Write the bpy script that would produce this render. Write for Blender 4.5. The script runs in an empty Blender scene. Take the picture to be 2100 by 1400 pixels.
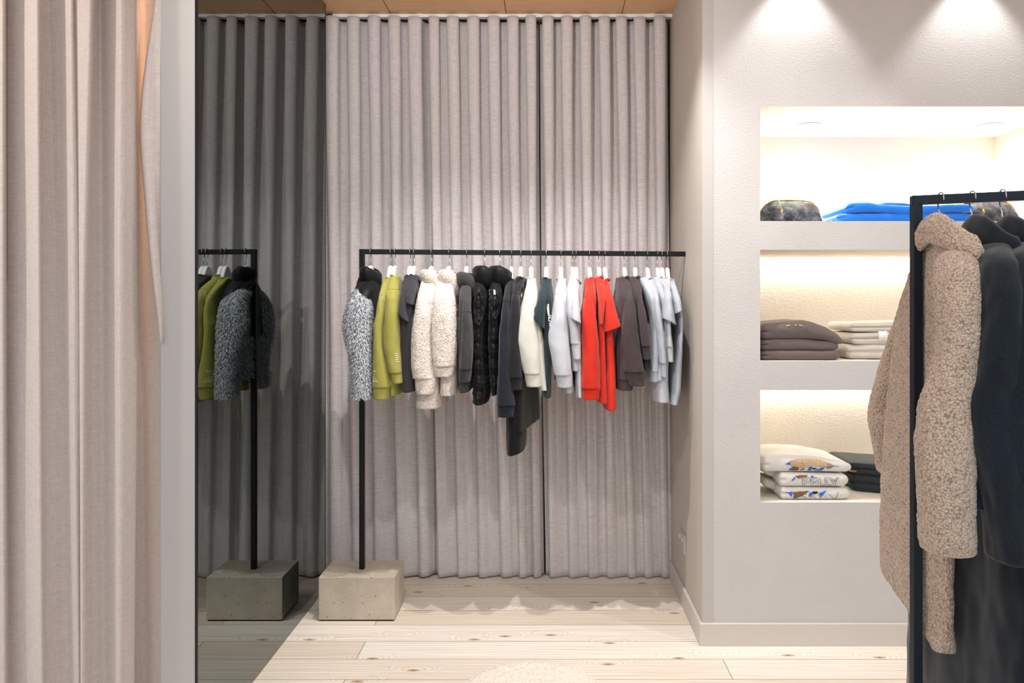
import bpy, math, random
from mathutils import Vector, noise as mn
random.seed(7)
S = bpy.context.scene
COL = S.collection
F, CX, CY, H = 1500.0, 1119.6, 624.8, 1.40      # lens in pixels, optical axis, eye height

def XX(px, Y): return (px - CX) / F * Y
def ZZ(py, Y): return H - (py - CY) / F * Y
def P(px, py, Y): return Vector((XX(px, Y), Y, ZZ(py, Y)))

# ------------------------------------------------------------------ basic object helpers
def mk(name, verts, faces, mat, parent=None, loc=(0, 0, 0), smooth=True):
    L = parent.matrix_world.translation if parent and parent.type == 'EMPTY' else Vector(loc)
    if parent is not None:
        L = WORLD_LOC.get(parent.name, Vector((0, 0, 0)))
    me = bpy.data.meshes.new(name)
    me.from_pydata([tuple(Vector(v) - L) for v in verts], [], faces)
    me.validate()
    me.update()
    if smooth:
        me.polygons.foreach_set('use_smooth', [True] * len(me.polygons))
    if mat: me.materials.append(mat)
    o = bpy.data.objects.new(name, me); COL.objects.link(o)
    if parent is not None:
        o.parent = parent
        WORLD_LOC[o.name] = L
    else:
        o.location = L
        WORLD_LOC[o.name] = L
    return o
WORLD_LOC = {}

def tag(o, label, cat, group=None):
    o['label'] = label; o['category'] = cat
    if group: o['group'] = group
    return o

def thing(name, label, cat, loc=(0, 0, 0), group=None):
    o = bpy.data.objects.new(name, None); COL.objects.link(o)
    o.location = loc; o.empty_display_size = .05
    WORLD_LOC[o.name] = Vector(loc)
    return tag(o, label, cat, group)

def struct(name, verts, faces, mat, smooth=False):
    o = mk(name, verts, faces, mat, None, (0, 0, 0), smooth); o['kind'] = 'structure'; return o

def bev(o, w, seg=2):
    m = o.modifiers.new('edge', 'BEVEL'); m.width = w; m.segments = seg; m.limit_method = 'ANGLE'
    return o

class MB:
    def __init__(s): s.v = []; s.f = []
    def add(s, v, f):
        b = len(s.v); s.v += [Vector(q) for q in v]; s.f += [tuple(i + b for i in t) for t in f]
    def box(s, x0, x1, y0, y1, z0, z1):
        v = [(x, y, z) for z in (z0, z1) for y in (y0, y1) for x in (x0, x1)]
        s.add(v, [(0, 2, 3, 1), (4, 5, 7, 6), (0, 1, 5, 4), (2, 6, 7, 3), (0, 4, 6, 2), (1, 3, 7, 5)])
    def bar(s, a, b, wx, wz):
        a = Vector(a); b = Vector(b); d = (b - a).normalized()
        up = Vector((0, 0, 1)) if abs(d.z) < .9 else Vector((0, 1, 0))
        r = d.cross(up).normalized() * wx / 2; u = r.cross(d).normalized() * wz / 2
        v = [a - r - u, a + r - u, a + r + u, a - r + u, b - r - u, b + r - u, b + r + u, b - r + u]
        s.add(v, [(3, 2, 1, 0), (4, 5, 6, 7), (0, 1, 5, 4), (1, 2, 6, 5), (2, 3, 7, 6), (3, 0, 4, 7)])
    def tube(s, pts, r, n=8):
        pts = [Vector(p) for p in pts]; rings = []
        ref = Vector((1, 0, 0))
        for i, p in enumerate(pts):
            d = (pts[min(i + 1, len(pts) - 1)] - pts[max(i - 1, 0)]).normalized()
            a = d.cross(ref)
            if a.length < .1: a = d.cross(Vector((0, 1, 0)))
            a.normalize(); b = d.cross(a)
            rr = r[i] if isinstance(r, (list, tuple)) else r
            rings.append([p + (a * math.cos(t) + b * math.sin(t)) * rr for t in [2 * math.pi * k / n for k in range(n)]])
        v, f = loft(rings); s.add(v, f)
    def lathe(s, prof, cx, cy, n=48):
        rings = [[Vector((cx + r * math.cos(2 * math.pi * k / n), cy + r * math.sin(2 * math.pi * k / n), z)) for k in range(n)] for r, z in prof]
        v, f = loft(rings); s.add(v, f)
    def mk(s, name, mat, parent=None, loc=(0, 0, 0), smooth=False): return mk(name, s.v, s.f, mat, parent, loc, smooth)

def loft(rings, cap0=True, cap1=True):
    n = len(rings[0]); v = []; f = []
    for r in rings: v += r
    for i in range(len(rings) - 1):
        for k in range(n):
            k2 = (k + 1) % n
            f.append((i * n + k, i * n + k2, (i + 1) * n + k2, (i + 1) * n + k))
    if cap0: f.append(tuple(range(n - 1, -1, -1)))
    if cap1: b = (len(rings) - 1) * n; f.append(tuple(range(b, b + n)))
    return v, f

def cr(xs, ys, x):
    """smooth interpolation through points (Hermite with limited slopes)"""
    if x <= xs[0]: return ys[0]
    if x >= xs[-1]: return ys[-1]
    i = 0
    while x > xs[i + 1]: i += 1
    h = xs[i + 1] - xs[i]; t = (x - xs[i]) / h
    def sl(j):
        if j == 0 or j == len(xs) - 1: 
            a = max(j - 1, 0); return (ys[a + 1] - ys[a]) / (xs[a + 1] - xs[a])
        d0 = (ys[j] - ys[j - 1]) / (xs[j] - xs[j - 1]); d1 = (ys[j + 1] - ys[j]) / (xs[j + 1] - xs[j])
        return 0 if d0 * d1 <= 0 else 2 * d0 * d1 / (d0 + d1)
    m0, m1 = sl(i) * h, sl(i + 1) * h
    return (2*t**3 - 3*t*t + 1) * ys[i] + (t**3 - 2*t*t + t) * m0 + (-2*t**3 + 3*t*t) * ys[i+1] + (t**3 - t*t) * m1

def lerp(a, b, t): return a + (b - a) * t
def sgnpow(c, e): return math.copysign(abs(c) ** e, c)
def sm(a, b, x):
    t = min(1, max(0, (x - a) / (b - a))); return t * t * (3 - 2 * t)

# ------------------------------------------------------------------ materials
def srgb(r, g, b):
    def c(u):
        u /= 255.
        return u / 12.92 if u <= .04045 else ((u + .055) / 1.055) ** 2.4
    return (c(r), c(g), c(b), 1)

class N:
    def __init__(s, name, base, rough=.8, sheen=0., metal=0., spec=.3):
        s.m = bpy.data.materials.new(name); s.m.use_nodes = True
        s.t = s.m.node_tree; s.b = s.t.nodes['Principled BSDF']
        s.b.inputs['Base Color'].default_value = base; s.base = base
        s.b.inputs['Roughness'].default_value = rough
        s.b.inputs['Metallic'].default_value = metal
        s.b.inputs['Specular IOR Level'].default_value = spec
        if sheen: s.b.inputs['Sheen Weight'].default_value = sheen
        s.col = None; s.nrm = None
        s.tc = s.n('ShaderNodeTexCoord')
    def n(s, typ, **kw):
        q = s.t.nodes.new(typ)
        for k, v in kw.items(): setattr(q, k, v)
        return q
    def link(s, a, b): s.t.links.new(a, b)
    def coords(s, scale=(1, 1, 1), loc=(0, 0, 0)):
        mp = s.n('ShaderNodeMapping'); mp.inputs['Scale'].default_value = scale; mp.inputs['Location'].default_value = loc
        s.link(s.tc.outputs['Object'], mp.inputs['Vector']); return mp.outputs['Vector']
    def noise(s, scale, detail=3, vec=(1, 1, 1), rough=.55, dist=0.):
        q = s.n('ShaderNodeTexNoise'); q.inputs['Scale'].default_value = scale; q.inputs['Detail'].default_value = detail
        q.inputs['Roughness'].default_value = rough; q.inputs['Distortion'].default_value = dist
        s.link(s.coords(vec), q.inputs['Vector']); return q.outputs['Fac']
    def vor(s, scale, vec=(1, 1, 1), feature='F1', rnd=1.):
        q = s.n('ShaderNodeTexVoronoi'); q.feature = feature; q.inputs['Scale'].default_value = scale
        if 'Randomness' in q.inputs: q.inputs['Randomness'].default_value = rnd
        s.link(s.coords(vec), q.inputs['Vector']); return q.outputs['Distance']
    def ramp(s, fac, stops):
        r = s.n('ShaderNodeValToRGB'); e = r.color_ramp.elements
        while len(e) < len(stops): e.new(.5)
        for q, (p, c) in zip(e, stops): q.position = p; q.color = c
        s.link(fac, r.inputs['Fac']); return r.outputs['Color']
    def mix(s, fac, a, b, mode='MIX'):
        q = s.n('ShaderNodeMix'); q.data_type = 'RGBA'; q.blend_type = mode
        for sock, val in ((q.inputs[0], fac), (q.inputs[6], a), (q.inputs[7], b)):
            if hasattr(val, 'links') or hasattr(val, 'is_linked'): s.link(val, sock)
            else: sock.default_value = val
        return q.outputs[2]
    def math(s, op, a, b=0.):
        q = s.n('ShaderNodeMath'); q.operation = op
        for i, val in enumerate((a, b)):
            if hasattr(val, 'is_linked'): s.link(val, q.inputs[i])
            else: q.inputs[i].default_value = val
        return q.outputs[0]
    def color(s, sock): s.link(sock, s.b.inputs['Base Color']); s.col = sock
    def vary(s, fac, lo, hi, c0=.3, c1=.7):
        """multiply the colour by lo..hi over fac"""
        r = s.ramp(fac, [(c0, (lo, lo, lo, 1)), (c1, (hi, hi, hi, 1))])
        s.color(s.mix(1., s.col if s.col else s.base, r, 'MULTIPLY'))
    def bump(s, fac, strength, dist=.002):
        q = s.n('ShaderNodeBump'); q.inputs['Strength'].default_value = strength; q.inputs['Distance'].default_value = dist
        s.link(fac, q.inputs['Height'])
        if s.nrm: s.link(s.nrm, q.inputs['Normal'])
        s.nrm = q.outputs['Normal']; s.link(s.nrm, s.b.inputs['Normal'])

def cloth(name, c, grain=.10, rough=.9, sheen=.15, fold=True, weave=900, wash=0.0):
    k = N(name, srgb(*c), rough, sheen, spec=.15)
    k.vary(k.noise(weave, 2), 1 - grain, 1 + grain)
    if wash: k.vary(k.noise(14, 4, (1, 1, .5)), 1 - wash, 1 + wash)
    k.bump(k.noise(weave * .8, 2), .25, .001)
    return k.m

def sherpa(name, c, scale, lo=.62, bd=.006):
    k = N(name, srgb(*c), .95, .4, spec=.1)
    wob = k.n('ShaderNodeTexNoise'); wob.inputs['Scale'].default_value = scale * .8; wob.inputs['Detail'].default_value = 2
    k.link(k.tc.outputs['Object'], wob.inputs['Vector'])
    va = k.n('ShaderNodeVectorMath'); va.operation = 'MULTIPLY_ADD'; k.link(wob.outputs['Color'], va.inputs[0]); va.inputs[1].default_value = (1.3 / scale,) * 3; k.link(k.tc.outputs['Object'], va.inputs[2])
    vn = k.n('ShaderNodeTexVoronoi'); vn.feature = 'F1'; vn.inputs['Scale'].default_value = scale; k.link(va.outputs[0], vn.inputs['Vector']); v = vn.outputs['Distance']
    k.vary(v, 1.18, lo, .25, .85); k.vary(k.noise(scale * .12, 3), .90, 1.08)  # curl tops lightened, creases darkened: light and shade put into the colour
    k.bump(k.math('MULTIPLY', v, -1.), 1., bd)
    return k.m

def curtain_mat(name, c, f=1.15, am=1.):
    k = N(name, srgb(*c), .9, .2, spec=.12)
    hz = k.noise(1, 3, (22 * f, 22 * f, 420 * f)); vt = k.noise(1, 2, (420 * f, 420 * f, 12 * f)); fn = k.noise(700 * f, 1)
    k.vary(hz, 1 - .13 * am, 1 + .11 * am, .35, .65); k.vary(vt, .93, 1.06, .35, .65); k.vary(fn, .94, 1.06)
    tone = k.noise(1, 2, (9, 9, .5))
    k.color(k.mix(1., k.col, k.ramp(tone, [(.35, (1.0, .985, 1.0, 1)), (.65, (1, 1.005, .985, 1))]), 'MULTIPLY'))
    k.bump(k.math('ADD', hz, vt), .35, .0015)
    return k.m

M = {}
k = N('plaster wall', srgb(201, 198, 196), .92, spec=.15)
a = k.noise(130, 4, (1, 1, 1.5), rough=.6); b = k.vor(170, feature='SMOOTH_F1')
k.vary(k.noise(3, 3), .97, 1.03)
k.bump(k.math('SUBTRACT', a, k.math('MULTIPLY', b, .5)), .5, .003); M['wall'] = k.m
k = N('side wall paint', srgb(196, 187, 177), .9, spec=.15)
k.bump(k.noise(150, 3), .35, .003); M['side'] = k.m
k = N('niche plaster', srgb(222, 215, 204), .92, spec=.12)
a = k.noise(60, 4, (1, 1, 1.6), rough=.6); k.bump(a, .5, .003); M['niche'] = k.m
k = N('painted trim', srgb(206, 199, 192), .55, spec=.3); M['trim'] = k.m
k = N('edge trim', srgb(188, 183, 180), .7, spec=.2); M['bead'] = k.m

# floor: whitewashed boards with grain and knots
k = N('whitewashed boards', srgb(226, 212, 196), .62, spec=.25)
br = k.n('ShaderNodeTexBrick'); br.offset = .37; br.offset_frequency = 2
k.link(k.coords((1, 1, 1), (.75, .055, 0)), br.inputs['Vector'])
br.inputs['Scale'].default_value = 1.0; br.inputs['Brick Width'].default_value = 2.3; br.inputs['Row Height'].default_value = .155
br.inputs['Mortar Size'].default_value = .0018; br.inputs['Mortar Smooth'].default_value = .3; br.inputs['Bias'].default_value = 0
br.inputs['Color1'].default_value = srgb(240, 230, 218); br.inputs['Color2'].default_value = srgb(219, 202, 182); br.inputs['Mortar'].default_value = srgb(150, 128, 108)
k.color(br.outputs['Color'])
# fine streaks
k.vary(k.noise(1, 5, (1.6, 75, 1), rough=.62), .90, 1.05, .38, .62)
# knots, and grain lines that flow around them
vk = k.n('ShaderNodeTexVoronoi'); vk.voronoi_dimensions = '2D'; vk.inputs['Scale'].default_value = 1
k.link(k.coords((2.3, 6.45, 1), (.3, .1, 0)), vk.inputs['Vector']); kn = vk.outputs['Distance']
swirl = k.math('MULTIPLY', k.ramp(kn, [(0, (1, 1, 1, 1)), (.28, (0, 0, 0, 1))]), .16)
cy_ = k.n('ShaderNodeCombineXYZ'); k.link(swirl, cy_.inputs['Y'])
va = k.n('ShaderNodeVectorMath'); va.operation = 'ADD'; k.link(k.coords((.22, 1.5, 1)), va.inputs[0]); k.link(cy_.outputs[0], va.inputs[1])
wv = k.n('ShaderNodeTexWave'); wv.wave_type = 'BANDS'; wv.bands_direction = 'Y'
wv.inputs['Scale'].default_value = 11; wv.inputs['Distortion'].default_value = 7; wv.inputs['Detail'].default_value = 2; wv.inputs['Detail Scale'].default_value = .8
k.link(va.outputs[0], wv.inputs['Vector'])
k.vary(wv.outputs['Fac'], .82, 1.0, .0, .3)
pick = k.math('GREATER_THAN', k.noise(1, 0, (1.9, 5, 1)), .40)
dark = k.ramp(kn, [(.0, srgb(140, 108, 86)), (.018, srgb(150, 120, 98)), (.028, srgb(235, 222, 208)), (.04, srgb(196, 172, 150)), (.07, (1, 1, 1, 1))])
k.color(k.mix(1., k.col, k.mix(pick, (1, 1, 1, 1), dark), 'MULTIPLY'))
k.bump(br.outputs['Fac'], -.4, .002); M['floor'] = k.m

k = N('plywood ceiling', srgb(246, 198, 154), .6, spec=.25)
k.vary(k.noise(1, 3, (3, 40, 1)), .94, 1.04)
M['ceil'] = k.m
k = N('dark seam', srgb(90, 60, 38), .9); M['seam'] = k.m
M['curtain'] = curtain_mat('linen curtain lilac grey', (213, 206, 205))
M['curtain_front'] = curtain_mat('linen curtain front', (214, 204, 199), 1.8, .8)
k = N('grey mirror', (.185, .215, .215, 1), 0., metal=1.); M['mirror'] = k.m
k = N('mirror edge', srgb(14, 14, 15), .35); M['mirror_edge'] = k.m
k = N('panel paint', srgb(190, 187, 185), .6, spec=.25); k.vary(k.noise(2, 3), .98, 1.02); M['panel'] = k.m
k = N('black steel', srgb(17, 19, 21), .45, spec=.25); k.bump(k.noise(900, 2), .08, .0005); M['steel'] = k.m
k = N('blue black steel', srgb(24, 34, 44), .5, spec=.3); k.bump(k.noise(900, 2), .08, .0005); M['steel2'] = k.m
k = N('chrome wire', srgb(190, 188, 184), .22, metal=1.); M['chrome'] = k.m
k = N('white lacquer', srgb(238, 235, 230), .35, spec=.4); M['white'] = k.m
k = N('track white', srgb(244, 244, 246), .5); M['track'] = k.m
k = N('gap dark', srgb(150, 134, 122), .9); M['gap'] = k.m
k = N('cast concrete', srgb(196, 184, 168), .85, spec=.2)
k.vary(k.noise(7, 5), .86, 1.10, .35, .65); k.vary(k.noise(240, 3), .84, 1.08, .3, .6)
pv = k.vor(34); k.color(k.mix(1., k.col, k.ramp(pv, [(.0, (.12, .1, .09, 1)), (.07, (.3, .27, .24, 1)), (.10, (1, 1, 1, 1))]), 'MULTIPLY'))
k.bump(k.ramp(pv, [(0, (0, 0, 0, 1)), (.1, (1, 1, 1, 1))]), .6, .003); M['concrete'] = k.m
k = N('dark base layer', srgb(25, 22, 20), .8); M['base_layer'] = k.m

M['puffer'] = cloth('black nylon', (19, 20, 22), .05, .46, .05)
M['olive'] = cloth('olive fleece', (154, 149, 74), .06)
M['char'] = cloth('charcoal jersey', (54, 54, 58), .12, wash=.12)
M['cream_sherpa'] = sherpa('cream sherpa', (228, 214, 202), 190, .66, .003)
M['hoodie'] = cloth('washed charcoal fleece', (62, 62, 62), .12, wash=.22)
M['navy'] = cloth('washed navy black fleece', (34, 37, 44), .12, wash=.16)
M['black'] = cloth('washed black fleece', (33, 32, 35), .12, wash=.16)
M['dress_shade'] = cloth('shade darkened dress body', (20, 20, 22), .10, wash=.1)  # dress bodies only: their shade is put into a darker colour
M['cream'] = cloth('cream fleece', (206, 203, 193), .05)
M['teal'] = cloth('dark teal jersey', (38, 52, 57), .08)
M['marl'] = cloth('pale grey marl', (190, 191, 197), .10, weave=500)
M['marl2'] = cloth('blue grey marl', (178, 183, 192), .10, weave=500)
M['red'] = cloth('bright red fleece', (206, 48, 34), .05)
M['red2'] = cloth('bright red jersey', (210, 50, 35), .05)
M['brown'] = cloth('brown grey fleece', (71, 61, 61), .10, wash=.08)
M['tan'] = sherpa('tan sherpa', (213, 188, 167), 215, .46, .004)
k = N('dark wool', srgb(23, 32, 41), .95, .35, spec=.1)
k.vary(k.noise(420, 3), .5, 1.6); k.vary(k.noise(9, 3), .8, 1.2); k.bump(k.noise(480, 3), .6, .0013); M['wool'] = k.m
k = N('dark lining', srgb(14, 14, 16), .8); M['armhole_shade'] = k.m  # near-black fill painting the shade inside the vest armholes
k = N('fur strands', srgb(190, 192, 196), .75, .2, spec=.2)
gi = k.n('ShaderNodeNewGeometry')
k.color(k.ramp(gi.outputs['Random Per Island'], [(0, srgb(92, 96, 106)), (.25, srgb(150, 154, 162)), (.6, srgb(206, 208, 212)), (1, srgb(244, 244, 244))])); M['fur'] = k.m
M['furbase'] = cloth('fur backing', (104, 108, 118), .15)
k = N('white print', srgb(240, 240, 234), .6); M['print'] = k.m
k = N('blue print', srgb(46, 108, 205), .7); M['pblue'] = k.m
k = N('brown print', srgb(126, 92, 66), .8); k.vary(k.noise(160, 3, (1, 1, 4)), .35, 1.5); M['pbrown'] = k.m
k = N('tan print', srgb(196, 168, 132), .8); k.vary(k.noise(150, 3, (1, 1, 3)), .6, 1.3); M['ptan'] = k.m
k = N('dark print', srgb(40, 36, 38), .8); M['pdark'] = k.m
k = N('outline print', srgb(70, 78, 110), .8); M['pline'] = k.m
M['cobalt'] = cloth('cobalt fleece', (28, 122, 226), .07, sheen=.4, weave=500)
M['foldbrown'] = cloth('taupe folded fleece', (106, 94, 91), .05)
M['foldcream'] = cloth('oat folded fleece', (214, 206, 195), .04)
M['foldprint'] = cloth('off white folded jersey', (216, 212, 206), .05)
M['foldblack'] = cloth('black folded jersey', (52, 54, 56), .06)
k = N('gold metal', srgb(206, 158, 70), .3, metal=1.); M['gold'] = k.m
k = N('gold lettering', srgb(246, 214, 178), .4); M['goldtext'] = k.m
k = N('speckled grey jacquard', srgb(120, 122, 130), .7, spec=.3)
k.color(k.ramp(k.noise(30, 4, dist=.4), [(.34, srgb(24, 24, 28)), (.5, srgb(62, 64, 72)), (.72, srgb(108, 112, 122))]))
k.vary(k.vor(260), .5, 1.25, .2, .6); k.bump(k.vor(260), .3, .001); M['jacq'] = k.m
k = N('boucle loops', srgb(226, 219, 207), .95, .3, spec=.1)
bv = k.vor(150, feature='SMOOTH_F1'); k.vary(bv, 1.06, .82, .1, .7); k.bump(k.math('MULTIPLY', bv, -1.), .9, .004); M['boucle'] = k.m
def emit(name, c, s):
    m = bpy.data.materials.new(name); m.use_nodes = True; t = m.node_tree; t.nodes.clear()
    e = t.nodes.new('ShaderNodeEmission'); e.inputs['Color'].default_value = c; e.inputs['Strength'].default_value = s
    o = t.nodes.new('ShaderNodeOutputMaterial'); t.links.new(e.outputs[0], o.inputs[0]); return m
M['led'] = emit('led strip glow', (1, .92, .80, 1), 20)
M['lamp'] = emit('lamp glow', (1, .93, .82, 1), 30)

# ------------------------------------------------------------------ setting
YW, YN, XW, ZC = 3.014, 3.566, .645, 2.885
struct('floor', [(-3.2, -3, 0), (4.2, -3, 0), (4.2, 4.0, 0), (-3.2, 4.0, 0)], [(0, 1, 2, 3)], M['floor'])
cm = MB(); cm.box(-3.2, 4.2, .6, 4.0, ZC, ZC + .04); ce = cm.mk('ceiling', M['ceil']); ce['kind'] = 'structure'
sm_ = MB()
for i in range(-5, 6): sm_.box(i * .59 + .385, i * .59 + .388, 2.4, 3.9, ZC - .0008, ZC + .001)
o = sm_.mk('seams', M['seam'], ce)
b = MB(); b.box(-1.2, XW, 3.95, 4.0, 0, ZC); o = b.mk('wall_back', M['gap']); o['kind'] = 'structure'
# right wall with three niches
xs = [XW, .883, 2.188, 2.75]; zs = [0, .586, 1.048, 1.1685, 1.627, 1.745, 2.217, ZC]
hol = {(1, 1), (1, 3), (1, 5)}
b = MB()
for i in range(3):
    for j in range(7):
        if (i, j) in hol: continue
        b.add([(xs[i], YW, zs[j]), (xs[i + 1], YW, zs[j]), (xs[i + 1], YW, zs[j + 1]), (xs[i], YW, zs[j + 1])], [(0, 1, 2, 3)])
wr = b.mk('wall_right', M['wall']); wr['kind'] = 'structure'
for (i, j) in sorted(hol):
    x0, x1, z0, z1 = xs[i], xs[i + 1], zs[j], zs[j + 1]
    b = MB()
    b.add([(x0, YN, z0), (x1, YN, z0), (x1, YN, z1), (x0, YN, z1)], [(0, 1, 2, 3)])
    b.add([(x0, YW, z0), (x0, YN, z0), (x0, YN, z1), (x0, YW, z1)], [(0, 1, 2, 3)])
    b.add([(x1, YW, z0), (x1, YN, z0), (x1, YN, z1), (x1, YW, z1)], [(3, 2, 1, 0)])
    b.add([(x0, YW, z0), (x1, YW, z0), (x1, YN, z0), (x0, YN, z0)], [(0, 1, 2, 3)])
    b.add([(x0, YW, z1), (x1, YW, z1), (x1, YN, z1), (x0, YN, z1)], [(3, 2, 1, 0)])
    b.mk('niche', M['niche'], wr)
o = struct('wall_alcove', [(XW, YW, 0), (XW, 3.97, 0), (XW, 3.97, ZC), (XW, YW, ZC)], [(0, 1, 2, 3)], M['side'])
b = MB(); b.box(XW - .0012, XW + .045, YW - .0012, YW + .004, .09, ZC)
o = b.mk('trim_1', M['bead']); o['kind'] = 'structure'
b = MB(); b.box(XW - .014, 2.75, YW - .014, YW, 0, .092); o = bev(b.mk('baseboard_front', M['trim']), .0025); o['kind'] = 'structure'
b = MB(); b.box(XW - .014, XW, YW - .001, 3.95, 0, .092); o = bev(b.mk('baseboard_side', M['trim']), .0025); o['kind'] = 'structure'
# fitting-room side wall and back, behind the front curtain
b = MB(); b.box(-3.2, -3.1, 2.3, 4.0, 0, ZC); o = b.mk('wall_left', M['side']); o['kind'] = 'structure'

# partition with the mirror
XM = -1.0865
b = MB(); b.box(-1.2, XM - .005, 2.277, 3.608, 0, ZC - .001); b.box(-1.2, -1.165, 3.608, 3.95, 0, ZC - .001); o = bev(b.mk('wall_partition', M['panel']), .002); o['kind'] = 'structure'  # rear thin segment: unseen wall added to block the orange lamp light
t = thing('wall_mirror', 'tall grey tinted mirror covering the partition left of the back rail', 'mirror', (XM, 2.9, .0))
b = MB(); b.box(XM - .0045, XM, 2.283, 3.6, .004, ZC - .004); b.mk('glass', M['mirror'], t)
b = MB(); b.box(XM - .005, XM + .001, 2.275, 2.283, .004, ZC - .004); b.box(XM - .005, XM + .001, 3.6, 3.606, .004, ZC - .004)
e = b.mk('edge', M['mirror_edge'], t); e['label'] = 'black mirror edge'

# ------------------------------------------------------------------ back curtains
crest_top = [680, 723, 766, 807.7, 847.6, 887.5, 927.5, 970, 1012, 1051.6, 1089, 1123, 1163, 1201, 1240, 1274.5, 1312.5, 1354]
crest_bot = [690, 727, 778, 824, 868, 906, 948, 992, 1040, 1075, 1101, 1135, 1178, 1218, 1258, 1300, 1332, 1368]
def back_curtain(idx, left, right, label, ez):
    """left/right: (top px, bottom px) of the panel edge, idx: crests in it"""
    YC = 3.755
    n = 0; ct = [crest_top[i] for i in idx]; cb = [crest_bot[i] for i in idx]
    def px_at(u, v):        # u in crest units, v 0 top .. 1 bottom
        m = len(ct) - 1
        vv = v ** 1.3
        if u < 0: 
            a, bq = lerp(left[0], left[1], vv), lerp(ct[0], cb[0], vv); return lerp(a, bq, (u + .5) / .5)
        if u > m:
            a, bq = lerp(ct[m], cb[m], vv), lerp(right[0], right[1], vv); return lerp(a, bq, (u - m) / .5)
        i = min(int(u), m - 1); a = lerp(ct[i], cb[i], vv); bq = lerp(ct[i + 1], cb[i + 1], vv)
        return lerp(a, bq, u - i)
    U = []
    m = len(ct) - 1; q = -.5
    while q <= m + .5001: U.append(q); q += 1 / 22
    rows = 90; verts = []; faces = []; seed = idx[0] * 3.1
    for r in range(rows + 1):
        v = r / rows
        for u in U:
            ph = 2 * math.pi * u
            A = .046 * (1 - .55 * sm(.05, .75, v)) * (1 - .45 * sm(.8, 1, v)) * (1 + .35 * mn.noise(Vector((round(u) * 1.7 + seed, v * 1.2, .3))))
            # second small ripple appears further down
            y = YC - A * math.cos(ph) - .012 * sm(.15, .6, v) * (1 - .6 * sm(.7, 1, v)) * math.cos(2 * ph + 1.3 + 1.5 * mn.noise(Vector((u * .6 + seed, 4, v))))
            y += .012 * mn.noise(Vector((u * 1.3 + seed, v * 2.2, 9))) * sm(.1, .6, v) * (1 - .7 * sm(.7, 1, v))
            y += .03 * sm(.25, .5, max(-u, u - m)) * (idx[0] + max(0, u) > 1 and u < m + .1 or idx[0] < 11 and u > 1)
            px = px_at(u, v) + sm(0, .15, v) * 2.2 * mn.noise(Vector((u * 1.1 + seed, v * 2.5, 2)))
            px += 7.5 * math.sin(2 * ph) * (1 - .6 * sm(0, .5, v)) * .8
            yd = 3.72
            hem = ez + .003 * mn.noise(Vector((u * .5 + seed, 7, 1)))
            z = lerp(ZC - .018, max(hem, .004), v)
            verts.append((XX(px, yd), y, z))
    # heading sits at the track; the free edges turn back
    nU = len(U)
    for r in range(rows):
        for c in range(nU - 1):
            a = r * nU + c; faces.append((a, a + nU, a + nU + 1, a + 1))
    o = mk('curtain', verts, faces, M['curtain'], None, (XX((left[0] + right[0]) / 2, 3.72), YC, 0))
    s_ = o.modifiers.new('cloth', 'SOLIDIFY'); s_.thickness = .003; s_.offset = 0
    return tag(o, label, 'curtain', 'back curtain panels')
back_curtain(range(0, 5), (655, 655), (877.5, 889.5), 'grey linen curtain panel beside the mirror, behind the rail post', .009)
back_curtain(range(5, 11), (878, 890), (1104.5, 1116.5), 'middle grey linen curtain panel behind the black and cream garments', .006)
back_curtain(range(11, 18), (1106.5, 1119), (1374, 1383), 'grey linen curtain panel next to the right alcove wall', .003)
b = MB(); b.box(-1.09, XW, 3.735, 3.765, ZC - .016, ZC - .0005)
for px in (861, 1098, 1338): b.box(XX(px, 3.73) - .014, XX(px, 3.73) + .014, 3.730, 3.770, ZC - .008, ZC - .0004)
tag(b.mk('curtain_track', M['track'], None, (-.2, 3.75, ZC)), 'white curtain track under the wooden ceiling', 'curtain track')

# ------------------------------------------------------------------ front curtains (fitting room)
def front_curtain(prof, name, label, y_is=0, rows=70, mat='curtain_front', group='fitting room curtains', zb=.01, warm=None):
    """prof: list of (px at y=0, px at y=700, px at y=1400, Y) across the cloth"""
    NS = 12; cols = []
    for i in range(len(prof) - 1):
        for s_ in range(NS): cols.append(i + s_ / NS)
    cols.append(len(prof) - 1)
    ids = list(range(len(prof)))
    V = []; Fc = []
    for r in range(rows + 1):
        v = r / rows; z = lerp(ZC - .002, zb, v)
        py = CY + (H - z) * F / 2.25
        for c in cols:
            q = []
            for p in prof:
                q.append(cr([0, 700, 1400], [p[0], p[1], p[2]], min(max(py, 0), 1400)))
            px = cr(ids, q, c); y = cr(ids, [2.24 + (p[3] - 2.24) * 1.0 for p in prof], c)
            y += .006 * mn.noise(Vector((c * .7, v * 3, len(prof))))
            V.append((XX(px, y), y, z))
    n = len(cols)
    for r in range(rows):
        for c in range(n - 1):
            a = r * n + c; Fc.append((a, a + n, a + n + 1, a + 1))
    o = mk(name, V, Fc, M[mat], None, (XX(prof[len(prof) // 2][0], 2.25), 2.25, 0))
    s_ = o.modifiers.new('cloth', 'SOLIDIFY'); s_.thickness = .003; s_.offset = 0
    return tag(o, label, 'curtain', group)
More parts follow.
